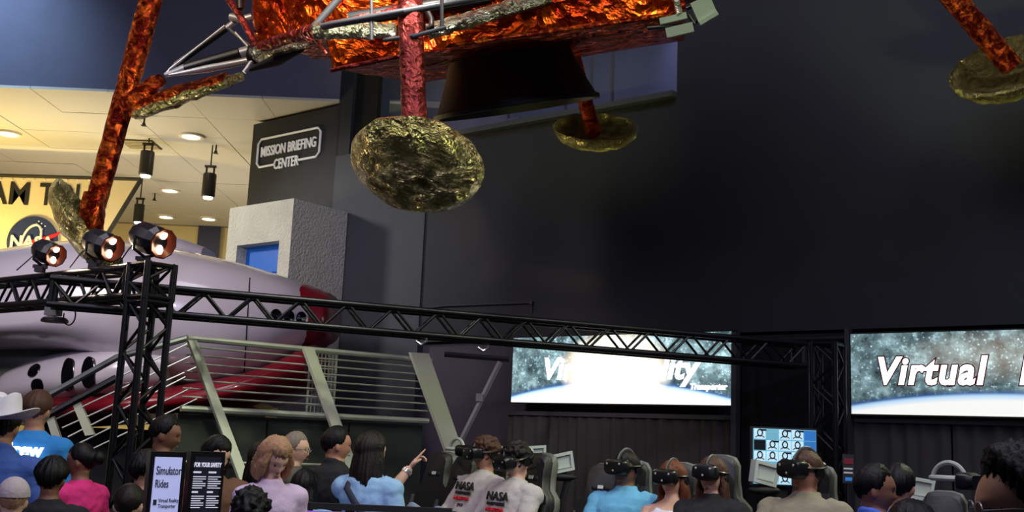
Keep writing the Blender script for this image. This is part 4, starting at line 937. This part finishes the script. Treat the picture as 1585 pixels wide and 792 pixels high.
    for sd in (1, -1):
        an = G[sd][2]; MB().path([an+Vector((0, -.07, -.04)), an+Vector((0, .0, -.03)), an+Vector((.01*sd, .13, -.045)), an+Vector((.01*sd, .21, -.055))], [.036, .048, .042, .024], 12, L).build('shoe', mat('shoe_dark', (.10, .10, .11), .5), root, world=False)
    tag(root, label, 'person')
    root['hidden'] = 0; del root['hidden']
    info = dict(root=root, hm=PM[root.name] @ hs, L=L, S=S, s=s, loc=loc, rz=rz, A=A, H0=H0, PMr=PM[root.name]); return info
def headset(info, label, col=(.06, .06, .065), tilt=0):
    M = info['hm'] @ Matrix.Translation((0, -.004, .020)); o = M.translation
    e = empty('vr_headset', M @ Vector((0, .12, 0))); mk = mat('headset_black', col, .35); mg = mat('headset_grey', (.28, .29, .30), .4); mp = mat('headset_pale', (.66, .68, .64), .45)
    pr = []
    for y, a, b in ((.072, .080, .048), (.10, .088, .054), (.14, .090, .054), (.165, .080, .046), (.172, .06, .034)):
        pr.append([(a*math.copysign(abs(math.cos(q))**.5, math.cos(q)), y, .004+b*math.copysign(abs(math.sin(q))**.5, math.sin(q))) for q in np.linspace(0, 2*math.pi, 25)[:-1]])
    MB().loft(pr, M).build('visor', mk, e)
    pr = [[(a*math.copysign(abs(math.cos(q))**.5, math.cos(q)), y, .004+b*math.copysign(abs(math.sin(q))**.5, math.sin(q))) for q in np.linspace(0, 2*math.pi, 25)[:-1]] for y, a, b in ((.06, .074, .044), (.095, .084, .05))]
    MB().loft(pr, M).build('face_gasket', mg, e)
    MB().path([Vector((.098*math.cos(q), .118*math.sin(q)-.004, .012+.018*max(0, -math.sin(q)))) for q in np.linspace(R_(52), R_(-232), 30)], .014, 8, M, ell=.6).build('strap', mk, e)
    MB().path([Vector((0, .12*math.cos(q)-.003, .0+.126*math.sin(q))) for q in np.linspace(R_(20), R_(170), 20)], .014, 8, M, ell=.5).build('top_strap', mg, e)
    MB().lathe([(.001, -.03), (.03, -.03), (.034, 0), (.03, .014), (.001, .014)], 16, M @ Matrix.Translation((0, -.132, .02)) @ Matrix.Rotation(R_(90), 4, 'X')).build('dial', mp, e)
    for sd in (1, -1):
        MB().lathe([(.001, 0), (.03, 0), (.034, .012), (.03, .024), (.001, .024)], 14, M @ Matrix.Translation((sd*.083, -.008, -.018)) @ Matrix.Rotation(R_(90*sd), 4, 'Y')).build('earphone', mk, e)
    for x, z in ((-.05, .025), (.05, .025), (0, -.02)): MB().ell((x, .168, z), (.011, .006, .011), M, 10, 6).build('sensor', mp, e)
    MB().path([M @ Vector((.06, -.09, .03)), M @ Vector((.09, -.12, -.1)), M @ Vector((.10, -.12, -.3))], .006, 6).build('cable', mk, e)
    tag(e, label, 'headset', 'worn headsets'); return e
m_seat = mat('seat_black', (.085, .08, .09), .5, bump=(60, .2, .005)); m_shell = mat('seat_shell_pale', (.36, .36, .33), .45)
def make_seat(name, loc, face, label, base_z):
    """racing seat: loc = centre of the pan (world), pan height loc.z"""
    M = Matrix.Translation(loc) @ Matrix.Rotation(R_(face-90), 4, 'Z') @ Matrix.Diagonal((.86, 1, 1, 1)); e = empty(name, (loc[0], loc[1], base_z))
    R_l = M @ Matrix.Translation((0, -.20, .02)) @ Matrix.Rotation(R_(12), 4, 'X')
    half = [(.19, 0), (.22, .14), (.235, .34), (.25, .48), (.235, .54), (.165, .60), (.145, .70), (.14, .80), (.11, .845), (.05, .86)]
    poly = half+[(-x, z) for x, z in half[::-1]]
    def rounded(poly, y0, y1, sc):
        c = Vector((0, .43)); pr = []
        for y, k in ((y0, sc*.93), (y0+.02, sc), (y1-.02, sc), (y1, sc*.93)): pr.append([((x-c.x)*k+c.x, y, (z-c.y)*k+c.y) for x, z in poly])
        return pr
    MB().loft(rounded(poly, -.09, -.02, 1.0), R_l).build('back_shell', m_shell, e)
    bk = MB().loft(rounded(poly, -.045, .05, .955), R_l).build('backrest', m_seat, e)
    for sd in (1, -1):
        MB().path([Vector((sd*.20, .04, .10)), Vector((sd*.215, .06, .30)), Vector((sd*.22, .05, .47))], [.035, .045, .03], 10, R_l).build('bolster', m_seat, bk)
        MB().ell((sd*.055, .052, .655), (.03, .008, .018), R_l, 12, 6).build('belt_slot', m_black, bk)
    MB().box((.0, .054, .66), (.05, .006, .025), R_l).build('badge', mat('badge_pale', (.80, .80, .78), .5), bk, smooth=False)
    MB().box((.0, .053, .30), (.10, .006, .03), R_l).build('stitched_mark', mat('badge_red', (.35, .14, .15), .6), bk, smooth=False)
    pr = [[(x*k, y, z) for x, y in ((.21, -.22), (.23, 0), (.22, .24), (.15, .29), (-.15, .29), (-.22, .24), (-.23, 0), (-.21, -.22))] for z, k in ((-.10, .92), (-.08, 1), (-.02, 1), (0, .94))]
    MB().loft(pr, M).build('seat_cushion', m_seat, e)
    MB().box((0, 0, (base_z-loc[2]-.10)/2-.0), (.30, .36, loc[2]-base_z-.10), M).build('pedestal', m_black, e, smooth=False)
    for sd in (1, -1): MB().path([Vector((sd*.27, -.16, -.06)), Vector((sd*.27, -.10, .18)), Vector((sd*.27, .20, .20))], .022, 8, M).build('arm_bar', m_black, e)
    tag(e, label, 'seat', 'racing seats on the ride'); return e
# ---- riders
RF = -128
grey = ('heather', (.74, .71, .70), 'long'); jn = ('pale_denim', (.50, .56, .66))
RID = []
def rider(px, yt, Y, label, seatlabel, hl, face=RF, lean=20, **k):
    i = person(label, px, yt, Y, face, sit=True, lean=lean, **k); i['face'] = face; i['sl'] = seatlabel; RID.append(i)
    if hl: headset(i, hl)
    return i
r17 = rider(752, 679, 8.15, 'seated rider in a pale grey printed sweatshirt and light jeans, left of the pair', 'racing seat under the left sweatshirt rider', 'black headset with bright front worn by the left sweatshirt rider', face=-140, hair='curly', hcol='brown', skin='tan', top=grey, bottom=jn, s=.98, hpitch=4, hyaw=-8, knee=.24)
r18 = rider(795, 688, 7.7, 'seated rider in a pale grey printed sweatshirt with head bowed, right of the pair', 'racing seat under the bowed sweatshirt rider', 'black headset worn by the bowed sweatshirt rider', face=-136, hair='curly', hcol='dark', skin='light', top=grey, bottom=('black_cloth', (.06, .06, .07)), s=.98, hpitch=16, hyaw=-6, lean=16, knee=.2)
r19 = rider(970, 699, 7.6, 'seated rider in a light blue polo shirt', 'racing seat under the light blue polo rider', 'black headset worn by the polo shirt rider', face=-112, skin='brown', hair='short', hcol='dark', top=('polo_blue', (.40, .68, .84), 'short', 'collar'), s=1.0, bottom=('black_cloth', 0), hyaw=-18)
r20 = rider(1042, 714, 7.15, 'seated long-haired rider in a white strappy top', 'racing seat under the white top rider', 'black headset worn by the white top rider', face=-112, skin='light', hair='long', hcol='auburn', top=('white_top', (.86, .86, .92), 'tank'), bottom=jn, s=.94, slim=.9, hyaw=-14, lean=20)
r21 = rider(1104, 709, 6.7, 'smiling seated rider in a black t-shirt', 'racing seat under the black t-shirt rider', 'black headset pushed up on the black t-shirt rider', face=-114, skin='light', hair='long', hcol='brown', top=('black_tee', (.09, .085, .10), 'short'), bottom=('black_cloth', 0), s=.91, slim=.95, hyaw=-10, hpitch=-6)
r22 = rider(1247, 698, 6.5, 'seated rider in an olive grey shirt before the monitor', 'racing seat under the olive shirt rider', 'black headset worn by the olive shirt rider', face=-122, skin='tan', hair='short', hcol='brown', top=('olive', (.56, .53, .44), 'short', 'collar'), bottom=('black_cloth', 0), s=1.02, hyaw=-24, slim=1.08)
BZ = .0
def seat_for(i): 
    d = Matrix.Rotation(R_(i['face']-90), 4, 'Z'); p = i['PMr'].translation; v = d @ Vector((0, -.02, 0))
    return Vector((p.x+v.x, p.y+v.y, p.z-.02*i['s']))
pans = [seat_for(i) for i in RID]; BZ = min(p.z for p in pans)-.42; BZ = max(.1, BZ)
for i, p in zip(RID, pans): make_seat('racing_seat', p, i['face'], i['sl'], BZ)
def free_seat(px, yt, Y, face, label):
    t = at(px, yt, Y); d = Matrix.Rotation(R_(face-90), 4, 'Z') @ Vector((0, .38, 0)); make_seat('racing_seat', Vector((t.x+d.x, t.y+d.y, t.z-.86)), face, label, BZ)
free_seat(686, 697, 9.1, -132, 'empty racing seat furthest left beside the slanted post'); free_seat(726, 702, 8.65, -132, 'empty racing seat behind the left sweatshirt rider with a headset on it')
free_seat(936, 715, 8.3, -112, 'empty racing seat left of the polo shirt rider'); free_seat(1462, 757, 6.4, -120, 'empty racing seat at the right in front of the curtain')
# headset hung on the empty seat
def hung(px, y, Y, label):
    p = at(px, y, Y); e = empty('vr_headset', p); M = Matrix.Translation(p) @ Matrix.Rotation(R_(40), 4, 'Z') @ Matrix.Scale(.9, 4)
    mk = MATS['headset_black']; mp = MATS['headset_pale']
    MB().loft([[(a*math.copysign(abs(math.cos(q))**.5, math.cos(q)), y_, b*math.copysign(abs(math.sin(q))**.5, math.sin(q))) for q in np.linspace(0, 2*math.pi, 21)[:-1]] for y_, a, b in ((-.09, .07, .035), (-.05, .088, .05), (.0, .085, .05))], M).build('visor', mk, e)
    MB().path([Vector((.09*math.cos(q), .08+.1*math.sin(q), .01)) for q in np.linspace(-1.0, 4.1, 20)], .016, 8, M).build('strap', mp, e)
    MB().path([Vector((0, .08+.1*math.cos(q), .1*math.sin(q))) for q in np.linspace(0, 3.0, 14)], .014, 8, M).build('top_strap', mp, e)
    tag(e, label, 'headset')
hung(716, 697, 8.5, 'unused headset with pale straps resting on the empty seat left of the pair')
hung(1490, 744, 5.6, 'unused headset in front of the curtain beside the foreground head')
# raised ride platform
a, b = W0+WN*1.4+WD*-3.2, W0+WN*1.4+WD*5.2
plat = empty('ride_platform', (1.2, 8.2, 0)); PL = frame((.9, 7.75, 0), WD, -WN, (0, 0, 1))
MB().box((.1, .75, BZ/2), (5.6, 2.9, BZ-.004), PL).build('deck', mat('deck_black', (.07, .07, .08), .6), plat, smooth=False)
MB().box((.1, -.71, BZ-.03), (5.6, .02, .05), PL).build('edge_strip', m_fr, plat, smooth=False)
tag(plat, 'raised black platform carrying the racing seats', 'platform')
# printed chest marks on the two sweatshirts
def chest(i, dx=0):
    Lm = i['PMr'] @ i['L']; S = i['S']
    for body, t, sz, m, sx in (('NASA', .385, .085, m_ink, 1.0), ('SPACE CENTER', .350, .026, m_ink, 1.0), ('HOUSTON', .305, .032, MATS['emblem_red'], 1.1), ('1969', .255, .035, m_ink, 1.0)):
        x = Vector((1, 0, 0)); o = S(0+dx, .1, t); up_ = S(0, 0, 1)-S(0, 0, 0); nrm = S(0, 1, 0)-S(0, 0, 0)
        M = Lm @ frame(o+nrm*.031+nrm*.01*(t > .3), -x, up_, nrm)
        text_obj('chest_print', body, M, m, i['root'], sz, ext=.006, bold=.001, sx=sx)
chest(r17); chest(r18)
# pale plastic fans on arms beside the seats
def fan(px, y, Y, label, rz=0, tilt=-14):
    p = at(px, y, Y); e = empty('seat_fan', (p.x, p.y, BZ)); mp = mat('fan_plastic', (.80, .84, .78), .35, alpha=.92)
    M = Matrix.Translation(p) @ Matrix.Rotation(R_(rz), 4, 'Z') @ Matrix.Rotation(R_(tilt), 4, 'Y')
    o_ = [(-.075, -.065), (.075, -.065), (.085, .07), (-.085, .07)]; i_ = [(-.055, -.045), (.055, -.045), (.065, .05), (-.065, .05)]
    MB().loft([[(x, y_, z) for x, z in q] for y_, q in ((-.04, o_), (.04, o_), (.04, i_), (-.04, i_), (-.04, o_))], M, caps=False).build('fan_housing', mp, e, smooth=False)
    MB().box((0, -.03, -.035), (.12, .008, .008), M).build('grille_bar', mp, e, smooth=False)
    MB().box((0, -.02, 0), (.13, .008, .11), M).build('back_panel', mp, e, smooth=False)
    MB().ell((0, .01, 0), (.035, .014, .035), M, 14, 8).build('fan_hub', mat('fan_grey', (.48, .51, .47), .5), e)
    MB().path([p+Vector((0, 0, -.06)), p+Vector((.04, 0, -.12)), p+Vector((0, .02, -.3)), Vector((p.x, p.y, BZ))], .025, 8).ell(p+Vector((0, 0, -.1)), (.1, .05, .03)).build('arm', m_black, e)
    tag(e, label, 'fan', 'seat fans')
fan(871, 716, 7.9, 'pale plastic fan on an arm between the sweatshirt pair and the empty seat'); fan(1183, 733, 6.7, 'pale plastic fan on an arm in front of the monitor', 10, 12); fan(1424, 757, 6.9, 'pale plastic fan on an arm in front of the right curtain', -20, 8)
fan(829, 704, 8.3, 'pale plastic fan peeking from behind the bowed rider', 0, -6)
# ---- standing people
p1 = person('person in a white cowboy hat and blue shirt seen from behind', 10, 632, 6.4, 95, 'short', 'dark', 'tan', ('blue_shirt', (.24, .36, .66), 'long', 'collar'), s=1.02, eyes=False)
p2 = person('person in a bright blue Crew t-shirt seen from behind', 61, 606, 7.5, 88, 'short', 'brown', 'tan', ('crew_blue', (.16, .52, .82), 'short'), eyes=False, s=1.09)
p3 = person('child in a pale flat cap with the back turned, at the left corner', 24, 738, 5.4, 110, 'short', 'blonde', 'light', ('white_tee', (.80, .76, .82), 'short'), eyes=False)
p4 = person('dark-haired person in black beside the blue shirt', 84, 707, 6.0, 95, 'thick', 'black', 'brown', ('black_tee', 0, 'short'), eyes=False)
p5 = person('dark-haired person with a bun and a bright pink top facing left', 128, 684, 7.0, 150, 'bun', 'black', 'brown', ('pink', (.86, .16, .48), 'short'), slim=.9, hyaw=25)
p6 = person('person with short black hair in profile behind the truss tower', 262, 641, 7.4, 10, 'short', 'black', 'brown', ('charcoal_tee', (.13, .13, .15), 'short'), hpitch=6)
p7 = person('dark-haired person with one ear showing left of the white display', 229, 697, 6.6, 45, 'thick', 'black', 'tan', ('black_tee', 0, 'short'), eyes=False)
p8 = person('boy with short brown hair seen from behind in front of the tower', 203, 744, 5.3, 92, 'buzz', 'dark', 'light', ('grey_tee', (.35, .33, .36), 'short'), eyes=False)
p9 = person('person with long black hair behind the black display', 342, 673, 6.9, -55, 'long', 'black', 'light', ('brown_top', (.42, .28, .20), 'short'), hpitch=14, hyaw=20)
p10 = person('child with curly black hair seen from behind below the black display', 391, 757, 5.0, 88, 'curly', 'black', 'tan', ('grey_tee', 0, 'short'), eyes=False)
p11 = person('person in a salmon top with a dark bag strap behind the blond bob', 409, 682, 7.4, 60, 'long', 'black', 'light', ('salmon', (.84, .52, .50), 'short'), eyes=False)
p12 = person('person with a blond bob and a lilac shirt looking down', 434, 675, 6.3, -62, 'bob', 'blonde', 'light', ('lilac', (.80, .70, .82), 'short', 'collar'), hpitch=26, hyaw=14, slim=.84)
p13 = person('grey-haired person with glasses in profile behind the lilac shirt', 460, 667, 8.0, -5, 'short', 'grey', 'light', ('taupe', (.34, .32, .30), 'short'))
p14 = person('child with long black hair and a pale turquoise top', 473, 725, 6.95, 88, 'long', 'black', 'light', ('turquoise', (.52, .76, .82), 'short'), eyes=False)
p15 = person('person in a black shirt with short black hair, seen from behind', 523, 658, 7.5, 62, 'short', 'black', 'tan', ('black_tee', 0, 'short', 'collar'), hyaw=-38, slim=1.08)
p16 = person('person with long dark hair and a light blue shirt pointing to the right', 577, 667, 7.0, 68, 'long', 'dark', 'light', ('light_blue', (.58, .74, .88), 'short'), hyaw=-22, slim=.95, vox=.0065, hands=('relax', 'point'), arms={'L': ((-.02, .30, .41), (.09, .40, .60))})
p23 = person('person in a royal blue collared shirt in profile at the lower right', 1354, 716, 5.3, 28, 'short', 'black', 'brown', ('royal_blue', (.30, .45, .86), 'short', 'collar'), hyaw=-42, vox=.008)
p24 = person('distant person in a grey blue shirt behind the royal blue shirt', 1391, 716, 5.95, 60, 'short', 'black', 'tan', ('grey_blue', (.30, .42, .62), 'short'), eyes=False)
p25 = person('dark head of hair at the bottom edge right of the royal blue shirt', 1411, 771, 3.3, 100, 'short', 'black', 'tan', ('black_tee', 0, 'short'), eyes=False)
p26 = person('large foreground head with tousled black hair at the right frame edge', 1572, 694, 2.5, 172, 'sweep', 'black', 'tan', ('charcoal_tee', 0, 'short'), vox=.007, hpitch=4)
# hat, cap, glasses, straps
M = p1['hm']; 
hat = MB(); rg = []
for r_, z in ((.001, .175), (.05, .180), (.072, .172), (.084, .14), (.093, .06), (.097, .03), (.12, .026), (.16, .03), (.19, .04), (.192, .034), (.16, .022), (.11, .018), (.09, .02)):
    rg.append([(r_*.92*math.cos(q), r_*1.12*math.sin(q), z+.025-.03*math.exp(-(r_*math.cos(q)/.03)**2)*(z > .12)+(.055*abs(math.cos(q))**2*(r_-.1)/.09 if r_ > .1 else 0)) for q in np.linspace(0, 2*math.pi, 41)[:-1]])
h = MB().loft(rg, M).build('cowboy_hat', mat('hat_white', (.86, .84, .86), .8), p1['root'])
MB().path([Vector((.094*.92*math.cos(q), .094*1.12*math.sin(q), .062)) for q in np.linspace(0, 2*math.pi, 30)], .006, 6, M).build('hat_band', mat('band_tan', (.5, .44, .40), .7), h)
M = p3['hm']
rg = [[((.098*math.sin(t))*math.cos(q), (.115*math.sin(t))*math.sin(q)-.005, .03+.115*math.cos(t)) for q in np.linspace(0, 2*math.pi, 29)[:-1]] for t in np.linspace(.03, 1.62, 12)]
h = MB().loft(rg, M).build('flat_cap', mat('cap_pale', (.72, .66, .68), .85, bump=(50, .4, .01), vary=.2), p3['root'])
MB().prism([(.07*math.cos(q), .06*math.sin(q)) for q in np.linspace(0, math.pi, 14)], .014, M @ Matrix.Translation((0, .10, .02)) @ Matrix.Rotation(R_(-80), 4, 'X')).build('cap_peak', MATS['cap_pale'], h)
Lm = p2['PMr'] @ p2['L']; S = p2['S']
text_obj('back_print', 'Crew', Lm @ frame(S(.0, -.150, .42), (1, 0, 0), (0, 0, 1), (0, -1, 0)), m_scw, p2['root'], .12, ext=.006, bold=.003)
M = p13['hm']; gm = mat('glasses_wire', (.7, .7, .72), .3, metal=.8); ge = p13['root']
for sd in (1, -1): MB().path([Vector((sd*.032+.022*math.cos(q), .102, -.002+.018*math.sin(q))) for q in np.linspace(0, 2*math.pi, 16)], .0025, 5, M).path([Vector((sd*.055, .1, 0)), Vector((sd*.08, .04, .004)), Vector((sd*.082, -.02, 0))], .0025, 5, M).build('glasses', gm, ge)
M = p26['hm']
for sd in (1, -1): MB().path([Vector((sd*.032+.024*math.cos(q), .104, -.002+.02*math.sin(q))) for q in np.linspace(0, 2*math.pi, 20)], .002, 6, M).path([Vector((sd*.056, .102, 0)), Vector((sd*.081, .04, .004)), Vector((sd*.084, -.02, 0))], .002, 6, M).build('glasses', gm, p26['root'])
def strapband(i, pts, m, name='bag_strap', r=.02):
    Lm = i['PMr'] @ i['L']; MB().path([Lm @ i['S'](*q) for q in pts], r*i['s'], 8, ell=.35).build(name, m, i['root'])
m_strap = mat('strap_navy', (.10, .12, .20), .7)
strapband(p16, [(-.10, .06, .55), (-.105, -.03, .57), (-.085, -.145, .47), (0, -.172, .385), (.09, -.17, .29), (.17, -.14, .2), (.205, -.04, .12), (.2, .05, .06)], m_strap, r=.022)
strapband(p11, [(.11, .05, .52), (.11, -.03, .535), (.09, -.145, .44), (.05, -.155, .30), (-.1, -.15, .10)], mat('strap_maroon', (.24, .08, .14), .7), r=.03)
strapband(p12, [(.12, .02, .53), (.11, .105, .48), (.11, .152, .38), (.11, .150, .2), (.12, .15, .02)], mat('strap_purple', (.30, .16, .36), .7), r=.018)
Lm = p16['PMr'] @ p16['L']
MB().box((.19, -.02, -.1), (.06, .18, .14), Lm @ Matrix.Translation(p16['H0'])).build('shoulder_bag', m_strap, p16['root'])
# watch on the pointing arm
a, el, wr = p16['A'][-1]; d = (wr-el).normalized(); q = wr-d*.03
MB().tube(q-d*.012, q+d*.012, .036, n=14, M=Lm).build('bracelet', mat('bracelet_silver', (.8, .8, .8), .3, metal=.8), p16['root'])
# queue barrier with glowing panels
qb = empty('queue_barrier', at(630, 790, 6.7)*1.0); c0 = at(463, 787, 6.5); c1 = at(700, 783, 6.5); c1.z = c0.z = at(600, 787, 6.5).z
PM[qb.name] = Matrix.Translation(((c0.x+c1.x)/2, 6.5, 0)); qb.matrix_world = PM[qb.name]
LL = c1.x-c0.x
MB().box(((c0.x+c1.x)/2, 6.5, c0.z), (LL, .06, .035)).build('top_rail', m_black, qb, smooth=False)
for k in range(4): MB().box((c0.x+LL*k/3, 6.5, c0.z/2), (.05, .05, c0.z)).build('post', m_black, qb, smooth=False)
for k in range(3): MB().box((c0.x+LL*(k+.5)/3, 6.5, c0.z-.16), (LL/3-.07, .02, .26)).build('glowing_panel', mat('panel_purple', (.62, .45, .86), .4, emis=.55), qb, smooth=False)
tag(qb, 'low black queue barrier with glowing purple panels at the bottom edge', 'barrier')
D.scenes.remove(TMP)
